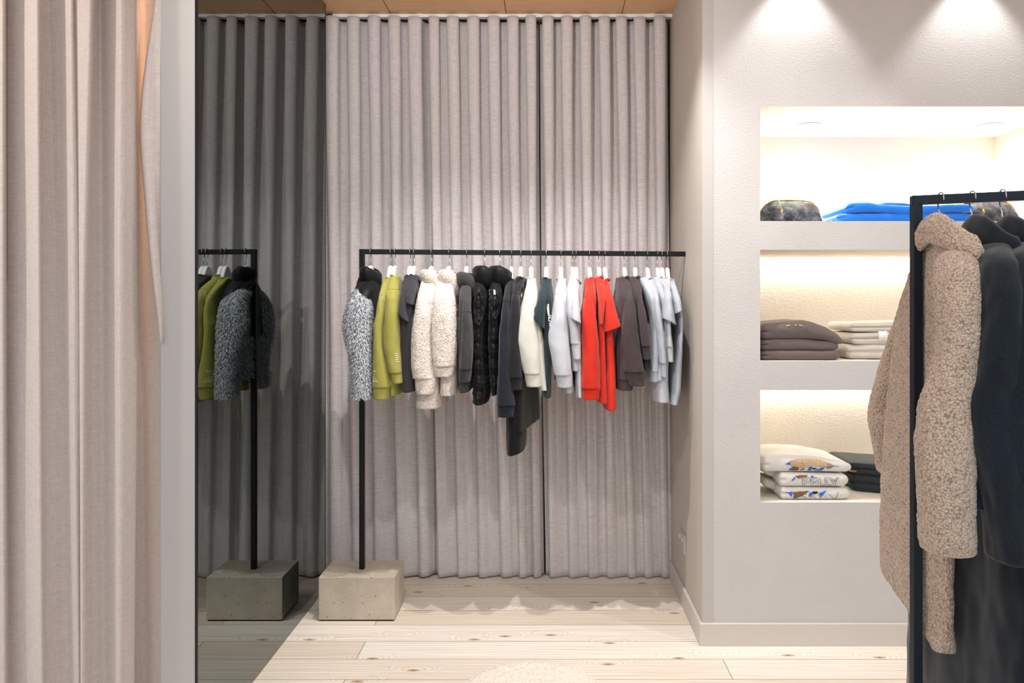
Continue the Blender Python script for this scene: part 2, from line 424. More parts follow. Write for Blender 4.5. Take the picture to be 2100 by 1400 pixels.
front_curtain([(-420, -420, -420, 2.27), (-380, -380, -380, 2.21), (-330, -330, -330, 2.27), (-280, -280, -280, 2.21), (-230, -230, -230, 2.27), (-170, -170, -170, 2.20),
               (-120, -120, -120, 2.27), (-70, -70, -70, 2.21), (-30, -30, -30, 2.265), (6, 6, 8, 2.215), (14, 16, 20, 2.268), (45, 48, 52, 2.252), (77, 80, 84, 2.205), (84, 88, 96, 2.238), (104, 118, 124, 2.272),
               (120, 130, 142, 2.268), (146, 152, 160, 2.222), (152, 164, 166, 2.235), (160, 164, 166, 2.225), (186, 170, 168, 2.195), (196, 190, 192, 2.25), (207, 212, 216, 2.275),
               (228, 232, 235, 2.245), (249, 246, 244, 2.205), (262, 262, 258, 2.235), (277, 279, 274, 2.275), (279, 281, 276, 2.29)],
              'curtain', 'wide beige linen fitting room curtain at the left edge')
front_curtain([(270, 270, 262, 2.345), (278, 281, 278, 2.35), (286, 292, 300, 2.36), (300, 310, 318, 2.335), (326, 330, 331, 2.325), (345, 345, 345, 2.33)],
              'curtain', 'inner peach lit strip of curtain behind the fitting room gap')
def flap():
    rows = 60; V = []; Fc = []; nc = 14
    for r in range(rows + 1):
        v = r / rows; z = lerp(ZC - .002, 1.28, v)
        py = CY + (H - z) * F / 2.26
        le = cr([-130, 0, 120, 200, 260, 420, 560, 660, 720], [330, 318, 300, 291, 288, 299, 313, 326, 331], py)
        for c in range(nc + 1):
            u = c / nc; px = lerp(le, 334, u)
            y = 2.262 + .03 * abs(u - .12) + .012 * mn.noise(Vector((u * 2, v * 4, 3)))
            if u < .08: y += .02 * (1 - u / .08)
            V.append((XX(px, y), y, z))
    n = nc + 1
    for r in range(rows):
        for c in range(nc):
            a = r * n + c; Fc.append((a, a + n, a + n + 1, a + 1))
    o = mk('curtain', V, Fc, M['curtain_front'], None, (XX(325, 2.26), 2.27, 1.28))
    s_ = o.modifiers.new('cloth', 'SOLIDIFY'); s_.thickness = .005; s_.offset = 0
    tag(o, 'grey curtain flap with folded edge beside the top of the pale partition', 'curtain', 'fitting room curtains')
flap()
b = MB(); b.box(-2.6, -1.2, 2.215, 2.30, ZC - .02, ZC - .001)
tag(b.mk('curtain_track', M['track'], None, (-1.9, 2.26, ZC)), 'white fitting room curtain track above the beige curtains', 'curtain track')

# ------------------------------------------------------------------ back rail
RA = Vector((-.8397, 3.341, 1.6425)); RB = Vector((XW, 3.39, 1.635))
def bar_at(px):
    """point of the rail under an image column"""
    k_ = (px - CX) / F; d = RB - RA; t_ = (k_ * RA.y - RA.x) / (d.x - k_ * d.y); return RA + d * t_
t = thing('clothes_rail', 'black steel clothes rail on a concrete block, fixed to the alcove wall', 'clothes rail', (-.8397, 3.341, 0))
b = MB(); b.box(-1.0066, -.6700, 3.236, 3.453, .006, .195); o = bev(b.mk('concrete_base', M['concrete'], t), .003); o['label'] = 'cast concrete block'
b = MB(); b.box(-1.002, -.675, 3.241, 3.448, 0, .006); b.mk('base_layer', M['base_layer'], t)  # thin dark layer under the block
b = MB(); b.box(-.8397 - .0113, -.8397 + .0113, 3.341 - .0113, 3.341 + .0113, .195, 1.6538); bev(b.mk('post', M['steel'], t), .0015)
b = MB(); b.bar(RA + Vector((-.0113, 0, 0)), RB, .0226, .0226); bev(b.mk('rail', M['steel'], t), .0015)

# ------------------------------------------------------------------ hangers
def hanger_meshes():
    b = MB(); ys = [0, .010, .018, .026, .036, .048, .062, .08, .10, .125, .135]
    top = [0, -.0015, -.006, -.016, -.034, -.054, -.073, -.092, -.108, -.126, -.134]
    bot = [-.055, -.056, -.058, -.061, -.068, -.082, -.098, -.114, -.128, -.143, -.144]
    seq = [(-y, a, c) for y, a, c in reversed(list(zip(ys, top, bot)))] + [(y, a, c) for y, a, c in list(zip(ys, top, bot))[1:]]
    rings = []
    for y, a, c in seq:
        h = .009; r = .004
        ring = [(-h, c + r), (-h + r, c), (h - r, c), (h, c + r), (h, a - r), (h - r, a), (-h + r, a), (-h, a - r)]
        rings.append([Vector((x, y, z)) for x, z in ring])
    v, f = loft(rings); b.add(v, f)
    w = MB()
    pts = [(0, 0, -.004), (0, 0, .012), (0, .002, .03), (0, .010, .045), (0, .0145, .06)]
    pts += [(0, .0145 * math.cos(a), .066 + .0135 * math.sin(a)) for a in [math.pi * i / 10 for i in range(0, 11)]]
    pts += [(0, -.0145, .058)]
    w.tube(pts, .0017, 8)
    return b, w
hb, hw = hanger_meshes()
hang_me = []
def make_hanger(loc, yaw, label, group, proto=[None], mat=None):
    if proto[0] is None:
        t = thing('hanger', label, 'hanger', (0, 0, 0), group)
        bo = mk('hanger_body', hb.v, hb.f, M['white'], t); bo.data.polygons.foreach_set('use_smooth', [False] * len(bo.data.polygons))
        bev(bo, .0012)
        hk = mk('hook', hw.v, hw.f, M['chrome'], t); hk['label'] = 'chrome wire hook'
        proto[0] = t
    else:
        t = proto[0].copy(); COL.objects.link(t); t['label'] = label; t['group'] = group
        for ch in list(proto[0].children):
            c = ch.copy(); COL.objects.link(c); c.parent = t
    t.location = loc; t.rotation_euler = (0, 0, yaw); WORLD_LOC[t.name] = Vector(loc)
    return t

# ------------------------------------------------------------------ garments
def wrinkle(p, amp, seed=0.):
    q = Vector((p.x * 20 + seed, p.y * 20, p.z * 5)); r = Vector((p.x * 52 + seed, p.y * 52, p.z * 20))
    return amp * (mn.noise(q) + .45 * mn.noise(r))

class Piece:
    """a hanging cloth tube: horizontal rings, X extents per height, Y extents per height"""
    def __init__(s, zs, xl, xr, yf, yb, n=40, dz=.005, e=2.4, amp=.003, seed=0., slant=0., slant_h=.05, disp=None, taper_top=True, yaw=0., yref=None):
        s.zs, s.xl, s.xr, s.yf, s.yb, s.n, s.dz, s.e, s.amp, s.seed = zs, xl, xr, yf, yb, n, dz, e, amp, seed
        s.slant, s.slant_h, s.disp, s.taper_top, s.yaw, s.yref = slant, slant_h, disp, taper_top, yaw, yref
    def at(s, z):
        xs_ = [-q for q in s.zs]
        return [cr(xs_, q, -z) for q in (s.xl, s.xr, s.yf, s.yb)]
    def ring(s, z, shrink=1., dzz=0.):
        xl, xr, yf, yb = s.at(z); out = []
        cx, cy, rx, ry = (xl + xr) / 2, (yf + yb) / 2, (xr - xl) / 2 * shrink, (yb - yf) / 2 * shrink
        w = sm(s.slant_h, 0, z - s.zs[-1]) if s.slant else 0
        for k_ in range(s.n):
            a = 2 * math.pi * k_ / s.n
            ux, uy = sgnpow(math.cos(a), 2 / s.e), sgnpow(math.sin(a), 2 / s.e)
            p = Vector((cx + rx * ux, cy + ry * uy, z + dzz + s.slant * ux * w))
            if s.yaw: p.x += s.yaw * (p.y - (s.yref if s.yref is not None else cy))
            nrm = Vector((ux, uy, 0)); nrm.normalize()
            d = wrinkle(p, s.amp, s.seed) if s.amp else 0
            if s.disp: d += s.disp(p)
            out.append(p + nrm * d)
        return out
    def build(s, name, mat, parent, open_end=True, open_top=False, quilt=None):
        z0, z1 = s.zs[0], s.zs[-1]; m = max(3, int(abs(z0 - z1) / s.dz)); rings = []
        if open_top:
            rings.append(s.ring(z0, .6, -.05)); rings.append(s.ring(z0, .86, -.012)); rings.append(s.ring(z0, .92, .001))
        elif s.taper_top:
            rings.append(s.ring(z0, .35, .006)); rings.append(s.ring(z0, .75, .004))
        for i in range(m + 1):
            z = lerp(z0, z1, i / m); rings.append(s.ring(z, quilt(z) if quilt else 1.))
        if open_end:
            rings.append(s.ring(z1, .95, -.001)); rings.append(s.ring(z1, .86, .002)); rings.append(s.ring(z1, .82, .03)); rings.append(s.ring(z1, .6, .045))
        else:
            rings.append(s.ring(z1, .8, -.004)); rings.append(s.ring(z1, .4, -.006))
        v, f = loft(rings)
        s.obj = mk(name, v, f, mat, parent); return s.obj
    def front(s, px, py):
        """point on the near side of the tube seen at a pixel"""
        y = s.yf[-1] + .02
        for _ in range(4):
            z = ZZ(py, y); x = XX(px, y); xl, xr, yf, yb = s.at(z)
            u = max(-.98, min(.98, (x - (xl + xr) / 2) / ((xr - xl) / 2)))
            y = (yf + yb) / 2 - (yb - yf) / 2 * (1 - abs(u) ** s.e) ** (1 / s.e)
        p = Vector((x, y, z)); return p + Vector((0, -1, 0)) * (-wrinkle(p, s.amp, s.seed) * -1 + .0035)

CR = {1: (680, 490, 3.782), 2: (920, 490, 3.782), 3: (1140, 490, 3.782), 0: (0, 0, 1)}
def crop(c, rows):
    ox, oy, sc = CR[c]
    return [(oy + r[0] / sc, ox + r[1] / sc, ox + r[2] / sc) for r in rows]

# depth of the shoulder slice below the neck
TS = [0, .02, .04, .07, .10, .2, .6]; TF = [.045, .08, .12, .165, .195, .222, .235]; TB = [-.02, .0, .02, .055, .085, .112, .12]
def sleeve_piece(rows, yh, ztop, scale=1., **kw):
    zs, xl, xr, yf, yb = [], [], [], [], []
    py0, py1 = rows[0][0], rows[-1][0]; m = 26
    pys = [r[0] for r in rows]
    for i in range(m + 1):
        py = lerp(py0, py1, i / m); z = ZZ(py, yh - .13); tt = max(0, ztop - z)
        f_ = yh - cr(TS, TF, tt) * scale; b_ = yh - cr(TS, TB, tt) * scale; z = ZZ(py, f_ + .03)
        if zs and z >= zs[-1]: z = zs[-1] - .002
        yr = lerp(f_, b_, .3)
        zs.append(z); xl.append(XX(cr(pys, [r[1] for r in rows], py), yr)); xr.append(XX(cr(pys, [r[2] for r in rows], py), yr)); yf.append(f_); yb.append(b_)
    return Piece(zs, xl, xr, yf, yb, **kw)
def cuff_piece(pc, rows, yh, rib=True, **kw):
    f_, b_ = pc.yf[-1] + .008, pc.yb[-1] - .006; yr = lerp(f_, b_, .3)
    zs = [ZZ(r[0], f_ + .03) for r in rows]
    q = Piece(zs, [XX(r[1], yr) for r in rows], [XX(r[2], yr) for r in rows], [f_] * len(rows), [b_] * len(rows), amp=.0012, n=64, taper_top=True, **kw)
    if rib: q.disp = lambda p: .0008 * math.sin(p.x * 900)
    return q
def mirror_piece(pc, yh, xh, damp=.35):
    f_ = [2 * yh - y for y in pc.yb]; b_ = [2 * yh - y for y in pc.yf]
    xl, xr = [], []
    for a, c in zip(pc.xl, pc.xr):
        m_ = (a + c) / 2; h_ = (c - a) / 2; m2 = xh + damp * (m_ - xh); xl.append(m2 - h_ * .95); xr.append(m2 + h_ * .95)
    return Piece(pc.zs, xl, xr, f_, b_, n=pc.n, dz=pc.dz, e=pc.e, amp=pc.amp, seed=pc.seed + 5, slant=0, disp=pc.disp)
BT = [0, .02, .04, .07, .10, .3, .8]; BW = [.062, .085, .12, .16, .178, .188, .2]
def body_piece(xh, yh, ztop, zbot, th=.026, rows=None, lean=0., scale=1., e=3., n=56, yaw=0., **kw):
    zs, xl, xr, yf, yb = [], [], [], [], []; m = 24
    for i in range(m + 1):
        z = lerp(ztop, zbot, i / m); tt = ztop - z; w = cr(BT, BW, tt) * scale
        if rows:
            py = CY + (H - z) * F / (yh - .1); pys = [r[0] for r in rows]
            a, c = XX(cr(pys, [r[1] for r in rows], py), yh - .1), XX(cr(pys, [r[2] for r in rows], py), yh - .1)
        else:
            hh = th * (.8 + .2 * sm(0, .08, tt)); a, c = xh + lean * tt - hh, xh + lean * tt + hh
        zs.append(z); xl.append(a); xr.append(c); yf.append(yh - w); yb.append(yh + w)
    return Piece(zs, xl, xr, yf, yb, e=e, n=n, yaw=yaw, yref=yh, **kw)
def neckband(xh, yh, z, side, mat, parent, rx=.020, ry=.062, r=.0062, drop=.022, name='neckband', lift=.002):
    rings = []
    for k_ in range(36):
        a = 2 * math.pi * k_ / 36; ux, uy = math.cos(a), math.sin(a)
        c = Vector((xh + rx * ux, yh + ry * uy, z + lift - drop * max(0, side * ux) ** 1.2))
        d = Vector((ux * .8, uy, 0)).normalized()
        rings.append([c + (d * math.cos(q) * r * .55 + Vector((0, 0, 1)) * math.sin(q) * r) for q in [2 * math.pi * i / 8 for i in range(8)]])
    rings.append(rings[0]); v, f = loft(rings, False, False)
    return mk(name, v, f, mat, parent)
def hood(xh, yh, z, side, mat, parent, rx=.036, ry=.075, tube=.028, high=.034, flap=.05, disp=None, n=30, name='hood'):
    rings = []; NN = 54
    for k_ in range(NN + 1):
        a = 2 * math.pi * k_ / NN; ux, uy = math.cos(a), math.sin(a)
        dr = -flap * max(0, side * ux) ** 1.5
        c = Vector((xh + rx * ux, yh + ry * uy, z + dr)); d = Vector((ux, uy, 0))
        ring = []
        for i in range(n):
            q = 2 * math.pi * i / n
            nv = d * math.cos(q) * tube * .72 + Vector((0, 0, 1)) * math.sin(q) * high * (1 + .6 * max(0, side * ux))
            p = c + nv; w_ = wrinkle(p, .004, 3)
            if disp: w_ += disp(p)
            ring.append(p + nv.normalized() * w_)
        rings.append(ring)
    v, f = loft(rings, False, False); return mk(name, v, f, mat, parent)
def collar(xh, yh, z, side, mat, parent, rx=.034, ry=.072, hgt=.06, lean=.012, disp=None, name='collar', rth=.008):
    rings = []; NN = 48
    prof = [(-.004, -.03), (rth * .6, -.012), (rth, .4 * hgt), (rth * .9, .8 * hgt), (0, hgt), (-rth * .9, .8 * hgt), (-rth, .4 * hgt), (-rth, -.012)]
    for k_ in range(NN + 1):
        a = 2 * math.pi * k_ / NN; ux, uy = math.cos(a), math.sin(a); d = Vector((ux, uy, 0)); ring = []
        for o_, h_ in prof:
            fr = 1 + lean * 10 * h_
            p = Vector((xh + rx * ux * fr, yh + ry * uy * fr, z + h_ - .02 * max(0, side * ux))) + d * o_
            w_ = wrinkle(p, .003, 1) + (disp(p) if disp else 0); ring.append(p + d * w_)
        rings.append(ring)
    v, f = loft(rings, False, False); return mk(name, v, f, mat, parent)

def sherpa_disp(sc, am):
    def f(p):
        return am * mn.noise(p * sc) + am * .8 * mn.noise(p * sc * .4)
    return f

GRP = 'garments on the back rail'
def start(px, name, label, cat, zneck):
    b_ = bar_at(px)
    t_ = thing(name, label, cat, (b_.x, b_.y, zneck), GRP)
    return t_, b_
hang_labels = []
def garment(px, name, label, cat, mat, crop_id, rows, cuff=None, body=None, bot=None, bth=.026, side=1, neck=True, slant=0., hem=None, seam=None,
            cuffmat=None, amp=.0046, seed=None, bodymat=None, bslant=0., body_rows=None, lean=0., hoodtype=None, yaw=0., disp=None, dz=.005, n=48, bscale=1., back=True, tee=False, sscale=1., nb_drop=.022):
    rows = crop(crop_id, rows); b_ = bar_at(px)
    zt = ZZ(rows[0][0], b_.y - .05)
    t_, _ = start(px, name, label, cat, zt)
    seed = px * .37 if seed is None else seed
    pc = sleeve_piece(rows, b_.y, zt, amp=amp, seed=seed, slant=slant, disp=disp, dz=dz, n=n, scale=sscale)
    pc.build('sleeve', mat, t_)
    cm_ = cuffmat or mat
    if cuff:
        cf = cuff_piece(pc, crop(crop_id, cuff), b_.y, rib=disp is None); cf.disp = disp or cf.disp; cf.build('cuff', cm_, t_)
    if seam:
        sz = ZZ(CR[crop_id][1] + seam / CR[crop_id][2], b_.y - .17); rg = pc.ring(sz, 1.005)
        for q in rg: q.z += .02 * (q.x - b_.x)
        w_ = MB(); w_.tube(rg + rg[:2], .0013, 6); w_.mk('shoulder_seam', mat, t_, smooth=True)
    if back:
        pb = mirror_piece(pc, b_.y, b_.x); pb.build('sleeve', mat, t_)
        if cuff:
            d = cf.zs[-1] - cf.zs[0]
            q = Piece([pb.zs[-1] + .004, pb.zs[-1] + d], [pb.xl[-1] + .006] * 2, [pb.xr[-1] - .006] * 2, [pb.yf[-1] + .006] * 2, [pb.yb[-1] - .006] * 2, amp=.001); q.build('cuff', cm_, t_)
    zb = ZZ(CR[crop_id][1] + bot / CR[crop_id][2], b_.y - .1)
    hz = .045 if hem else 0.
    bp = body_piece(b_.x, b_.y, zt, zb + hz, th=bth, rows=crop(crop_id, body_rows) if body_rows else None, lean=lean, amp=amp, seed=seed + 2, yaw=yaw, disp=disp, dz=dz, scale=bscale, slant=bslant, slant_h=.12)
    bp.build('body', bodymat or mat, t_, open_top=True)
    if hem:
        xl, xr, yf, yb = bp.at(zb + hz)
        Piece([zb + hz + .003, zb], [xl + .002, xl + .004], [xr - .002, xr - .004], [yf + .005, yf + .008], [yb - .005, yb - .008], e=3, n=64, amp=.001,
              disp=lambda p: .0008 * math.sin(p.x * 900 + p.y * 900)).build('hem_band', cm_, t_)
    if hoodtype == 'hood': hood(b_.x, b_.y - .005, zt + .004, side, mat, t_, disp=disp)
    elif hoodtype == 'collar': collar(b_.x, b_.y, zt, side, mat, t_, disp=disp)
    elif neck: neckband(b_.x, b_.y, zt, side, cm_, t_, drop=nb_drop)
    return t_, b_, pc, bp, zt

# 1 grey fur jacket with black puffer yoke
def fur_blades(piece, count, name, parent, length=.019, zmin=None):
    V = []; Fc = []; rnd = random.Random(len(name) + count)
    z0, z1 = piece.zs[0], piece.zs[-1]
    for _ in range(count):
        z = lerp(z0, z1, rnd.random()); xl, xr, yf, yb = piece.at(z); a = rnd.random() * 2 * math.pi
        ux, uy = sgnpow(math.cos(a), 2 / piece.e), sgnpow(math.sin(a), 2 / piece.e)
        p = Vector(((xl + xr) / 2 + (xr - xl) / 2 * ux, (yf + yb) / 2 + (yb - yf) / 2 * uy, z))
        if piece.yaw: p.x += piece.yaw * (p.y - piece.yref)
        nrm = Vector((ux / max(xr - xl, .01), uy / max(yb - yf, .01), 0)).normalized()
        sw = mn.noise(p * 30)
        d = (nrm * (.55 + .3 * rnd.random()) + Vector((rnd.gauss(0, .22) + .25 * sw, rnd.gauss(0, .22), -.8 + rnd.gauss(0, .2)))).normalized()
        L = length * rnd.uniform(.6, 1.15); w_ = d.cross(nrm)
        if w_.length < .01: continue
        w_ = w_.normalized() * .00095; mid = p + d * L * .55 + nrm * .003; tip = p + d * L - nrm * .002
        i = len(V); V += [p - w_, p + w_, mid + w_ * .9, mid - w_ * .9, tip]; Fc += [(i, i + 1, i + 2, i + 3), (i + 3, i + 2, i + 4)]
    return mk(name, V, Fc, M['fur'], parent)
def fur_jacket():
    rows = crop(1, [(395, 172, 238), (440, 145, 282), (520, 116, 296), (650, 90, 298), (760, 104, 297), (900, 142, 296), (1050, 158, 296), (1190, 162, 296), (1225, 172, 292)])
    b_ = bar_at(761); zt = ZZ(490 + 300 / 3.782, b_.y - .05)
    t_ = thing('fur_jacket', "grey shaggy fur kids' jacket with black puffer shoulders, first on the rail", 'jacket', (b_.x, b_.y, zt), GRP)
    pc = sleeve_piece(rows, b_.y, zt, amp=.004, n=40, dz=.007); s1 = pc.build('sleeve', M['furbase'], t_, open_end=False)
    fur_blades(pc, 15000, 'fur', s1); s1['label'] = 'shaggy grey fur sleeve'
    pb = mirror_piece(pc, b_.y, b_.x, .5); s2 = pb.build('sleeve', M['furbase'], t_, open_end=False); fur_blades(pb, 7000, 'fur', s2)
    zc = ZZ(690, b_.y); zb = ZZ(772, b_.y)
    up = body_piece(b_.x + .004, b_.y, zt + .005, zc, th=.044, amp=.005, seed=1, scale=1.0)
    up.build('yoke', M['puffer'], t_, open_end=False, open_top=True)
    lo = Piece([zc + .004, zb], [b_.x - .042] * 2, [b_.x + .05] * 2, [b_.y - .155] * 2, [b_.y + .155] * 2, e=2.6, amp=.003)
    q = lo.build('body', M['furbase'], t_, open_end=False); fur_blades(lo, 6000, 'fur', q)
    # black shoulder over the sleeve head, stand collar
    sh = sleeve_piece(crop(1, [(250, 245, 305), (300, 205, 350), (380, 182, 330), (430, 170, 318)]), b_.y + .012, zt, amp=.004, seed=4); sh.build('shoulder', M['puffer'], t_, open_end=False)
    collar(b_.x, b_.y - .005, zt - .008, 1, M['puffer'], t_, rx=.036, ry=.075, hgt=.058, rth=.012)
    hm = Piece([zb + .012, zb - .012], [b_.x - .03] * 2, [b_.x + .035] * 2, [b_.y - .12] * 2, [b_.y + .14] * 2, e=3, amp=.001); hm.build('waistband', M['puffer'], t_)
fur_jacket()

def ribbon(path, wpx, surf, V, Fc):
    """a thin painted stroke laid on a surface, path in pixels"""
    pts = []
    for (x0, y0), (x1, y1) in zip(path[:-1], path[1:]):
        n_ = max(1, int(math.hypot(x1 - x0, y1 - y0) / 1.2))
        for i in range(n_): pts.append((lerp(x0, x1, i / n_), lerp(y0, y1, i / n_)))
    pts.append(path[-1])
    base = len(V)
    for i, (x, y) in enumerate(pts):
        a, c = pts[max(i - 1, 0)], pts[min(i + 1, len(pts) - 1)]; dx, dy = c[0] - a[0], c[1] - a[1]; L = math.hypot(dx, dy) or 1
        nx, ny = -dy / L * wpx / 2, dx / L * wpx / 2
        V += [surf(x + nx, y + ny), surf(x - nx, y - ny)]
    for i in range(len(pts) - 1): Fc.append((base + 2 * i, base + 2 * i + 1, base + 2 * i + 3, base + 2 * i + 2))
GL = {'2': [[(0, .2), (.3, 0), (.8, 0), (1, .25), (.9, .5), (0, 1), (1, 1)]], '0': [[(0, .2), (.3, 0), (.7, 0), (1, .2), (1, .8), (.7, 1), (.3, 1), (0, .8), (0, .2)]],
      '1': [[(.2, .2), (.6, 0), (.6, 1)]], '4': [[(.8, 1), (.8, 0), (0, .7), (1, .7)]]}
def sleeve_print(pc, t_, lines, num):
    V = []; Fc = []
    for (x0, x1, y) in lines:
        x = x0
        while x < x1:
            ribbon([(x, y), (min(x + .9, x1), y)], 1.5, pc.front, V, Fc); x += 1.5
    if num:
        x, y, w_, h_ = num
        for i, ch in enumerate('2014'):
            for st in GL[ch]: ribbon([(x + (i + a * .72) * w_, y + c * h_) for a, c in st], .8, pc.front, V, Fc)
    o_ = mk('sleeve_print', V, Fc, M['print'], t_); o_['label'] = 'small white printed text lines'

g = garment(802, 'sweatshirt', 'olive green sweatshirt next to the fur jacket, lower printed cuff', 'sweatshirt', M['olive'], 1,
            [(308, 405, 440), (360, 392, 432), (430, 374, 418), (600, 342, 408), (680, 322, 402), (800, 324, 404), (1000, 315, 436), (1148, 312, 454)],
            cuff=[(1142, 318, 450), (1240, 320, 440)], seam=434, bot=1100, hem=True)
sleeve_print(g[2], g[0], [(762.8, 771, 760.8), (763.0, 765, 765.5), (763.2, 764.5, 769), (763.3, 767.5, 772.5), (763.5, 772.5, 776.5)], (763.5, 779.5, 2.9, 3.6))
g = garment(811, 'sweatshirt', 'olive green sweatshirt with raised cuff, in front of the charcoal tees', 'sweatshirt', M['olive'], 1,
            [(288, 455, 512), (330, 442, 518), (380, 428, 518), (500, 414, 522), (650, 401, 526), (800, 394, 530), (930, 420, 540), (1036, 447, 545)],
            cuff=[(1032, 452, 544), (1115, 470, 548)], seam=388, bot=1196, hem=True, lean=.05)
sleeve_print(g[2], g[0], [(810, 816.5, 725), (810.5, 817, 729), (811, 817.5, 733), (811.5, 818, 737), (812, 818.5, 741)], None)
garment(842, 't_shirt', 'charcoal tee with drooping short sleeve left of its pair', 't-shirt', M['char'], 1,
        [(290, 560, 602), (350, 548, 592), (450, 530, 585), (540, 518, 590), (610, 512, 602)], slant=-.02, bot=1150, tee=True, lean=.02)
garment(850, 't_shirt', 'charcoal tee beside the cream teddy jackets', 't-shirt', M['char'], 1,
        [(285, 602, 660), (330, 592, 655), (390, 582, 650), (440, 578, 640), (500, 576, 632)], slant=-.006, bot=1172, tee=True, lean=.0)
sd = sherpa_disp(190, .0018)
garment(886, 'hooded_jacket', 'cream teddy hooded jacket with lower cuff, beside the charcoal tees', 'jacket', M['cream_sherpa'], 1,
        [(300, 700, 750), (340, 690, 764), (400, 675, 772), (500, 652, 775), (650, 630, 775), (800, 615, 772), (950, 613, 778), (1080, 626, 798)],
        cuff=[(1075, 638, 805), (1100, 640, 812), (1160, 646, 806), (1200, 655, 796)], bot=1295, hoodtype='hood', disp=sd, n=56, dz=.0045, bth=.045, amp=.004, body_rows=[(300, 700, 800), (600, 690, 850), (1295, 655, 868)])
garment(922, 'hooded_jacket', 'cream teddy hooded jacket with raised cuff, beside the charcoal hoodie', 'jacket', M['cream_sherpa'], 1,
        [(300, 830, 890), (340, 815, 910), (400, 798, 938), (500, 784, 955), (650, 774, 962), (800, 770, 964), (900, 776, 962), (985, 784, 955)],
        cuff=[(980, 782, 955), (1005, 784, 950), (1040, 790, 945), (1065, 802, 936)], bot=1198, hoodtype='hood', disp=sd, n=56, dz=.0045, bth=.045, amp=.004, body_rows=[(300, 830, 940), (600, 840, 965), (1000, 845, 985), (1198, 842, 975)])
garment(958, 'hoodie', 'washed charcoal hoodie between cream teddy jacket and black vest', 'hoodie', M['hoodie'], 2,
        [(320, 118, 172), (360, 116, 172), (480, 104, 172), (560, 100, 172), (700, 95, 182), (870, 90, 188), (1008, 84, 180)],
        cuff=[(1005, 88, 178), (1105, 104, 164)], seam=562, bot=1178, hoodtype='hood', hem=True)

def vest(px, label, rows, arm, neckrow, seed):
    """arm: (top, bottom, left, right) of the armhole in crop-2 pixels"""
    b_ = bar_at(px); rws = crop(2, rows); zt = ZZ(490 + neckrow / 3.782, b_.y - .05)
    t_ = thing('puffer_vest', label, 'vest', (b_.x, b_.y, zt), GRP)
    zs, xl, xr, yf, yb = [], [], [], [], []; m = 30; pys = [r[0] for r in rws]
    for i in range(m + 1):
        py = lerp(rws[0][0], rws[-1][0], i / m); z0 = ZZ(py, b_.y - .14); w = cr(BT, BW, max(0, zt - z0)) * .96; yr = b_.y - w + .03; z = ZZ(py, yr)
        if zs and z >= zs[-1]: z = zs[-1] - .002
        zs.append(z); xl.append(XX(cr(pys, [r[1] for r in rws], py), yr)); xr.append(XX(cr(pys, [r[2] for r in rws], py), yr)); yf.append(b_.y - w); yb.append(b_.y + w)
    bp = Piece(zs, xl, xr, yf, yb, n=72, dz=.004, e=2.6, amp=.007, seed=seed, disp=lambda p: .0045 * mn.noise(Vector((p.x * 40 + p.z * 25, p.y * 40, p.z * 75 + seed))) + .0015 * mn.noise(p * 150))
    bp.build('body', M['puffer'], t_, quilt=lambda z: .97 + .04 * abs(math.sin((z - zs[0]) * math.pi / .07 + .4)))
    collar(b_.x + .002, b_.y - .005, zt - .012, 1, M['puffer'], t_, rx=.046, ry=.08, hgt=.066, rth=.015)
    # armhole: painted dark patch stands for the shaded opening, inside a gathered rim
    y0, y1, x0, x1 = [490 + a / 3.782 for a in arm[:2]] + [920 + a / 3.782 for a in arm[2:]]
    rings = []; inner = []
    for k_ in range(41):
        a = 2 * math.pi * k_ / 40; px_, py_ = (x0 + x1) / 2 + (x1 - x0) / 2 * math.cos(a), (y0 + y1) / 2 + (y1 - y0) / 2 * math.sin(a)
        c = bp.front(px_, py_); inner.append(c + Vector((0, -.002, 0)))
        d = Vector((math.cos(a), 0, -math.sin(a))); rr = .0065 * (1 + .35 * math.sin(9 * a + seed))
        rings.append([c + d * math.cos(q) * rr + Vector((0, -1, 0)) * math.sin(q) * rr for q in [2 * math.pi * i / 8 for i in range(8)]])
    v, f = loft(rings, False, False); tr_ = mk('armhole_trim', v, f, M['puffer'], t_)
    cen = sum(inner[:-1], Vector()) / 40
    iv = inner[:-1] + [cen + (q - cen) * .7 + Vector((0, .006, 0)) for q in inner[:-1]] + [cen + Vector((0, .01, 0))]
    mk('armhole_shade', iv, [(i, (i + 1) % 40, 40 + (i + 1) % 40, 40 + i) for i in range(40)] + [(40 + i, 40 + (i + 1) % 40, 80) for i in range(40)], M['armhole_shade'], t_)
    return t_, bp, b_
vest(995, 'black puffer vest beside the charcoal hoodie', [(300, 215, 300), (340, 195, 285), (400, 186, 288), (550, 184, 286), (680, 190, 280), (800, 192, 276), (900, 190, 278), (1050, 178, 292), (1180, 172, 300), (1282, 178, 290)], (415, 668, 204, 262), 300, 1.)
t_, bp, b_ = vest(1026, 'black puffer vest beside the washed navy sweatshirt dress', [(300, 340, 425), (320, 330, 415), (400, 312, 416), (620, 300, 400), (800, 300, 396), (1000, 302, 390), (1110, 312, 388), (1210, 328, 372)], (385, 620, 330, 385), 300, 2.)
V = []; Fc = []
ribbon([(1014.3, 592), (1014.6, 604)], 3.6, bp.front, V, Fc); o = mk('size_label', V, Fc, M['print'], t_); o['label'] = 'small white label at the armhole'

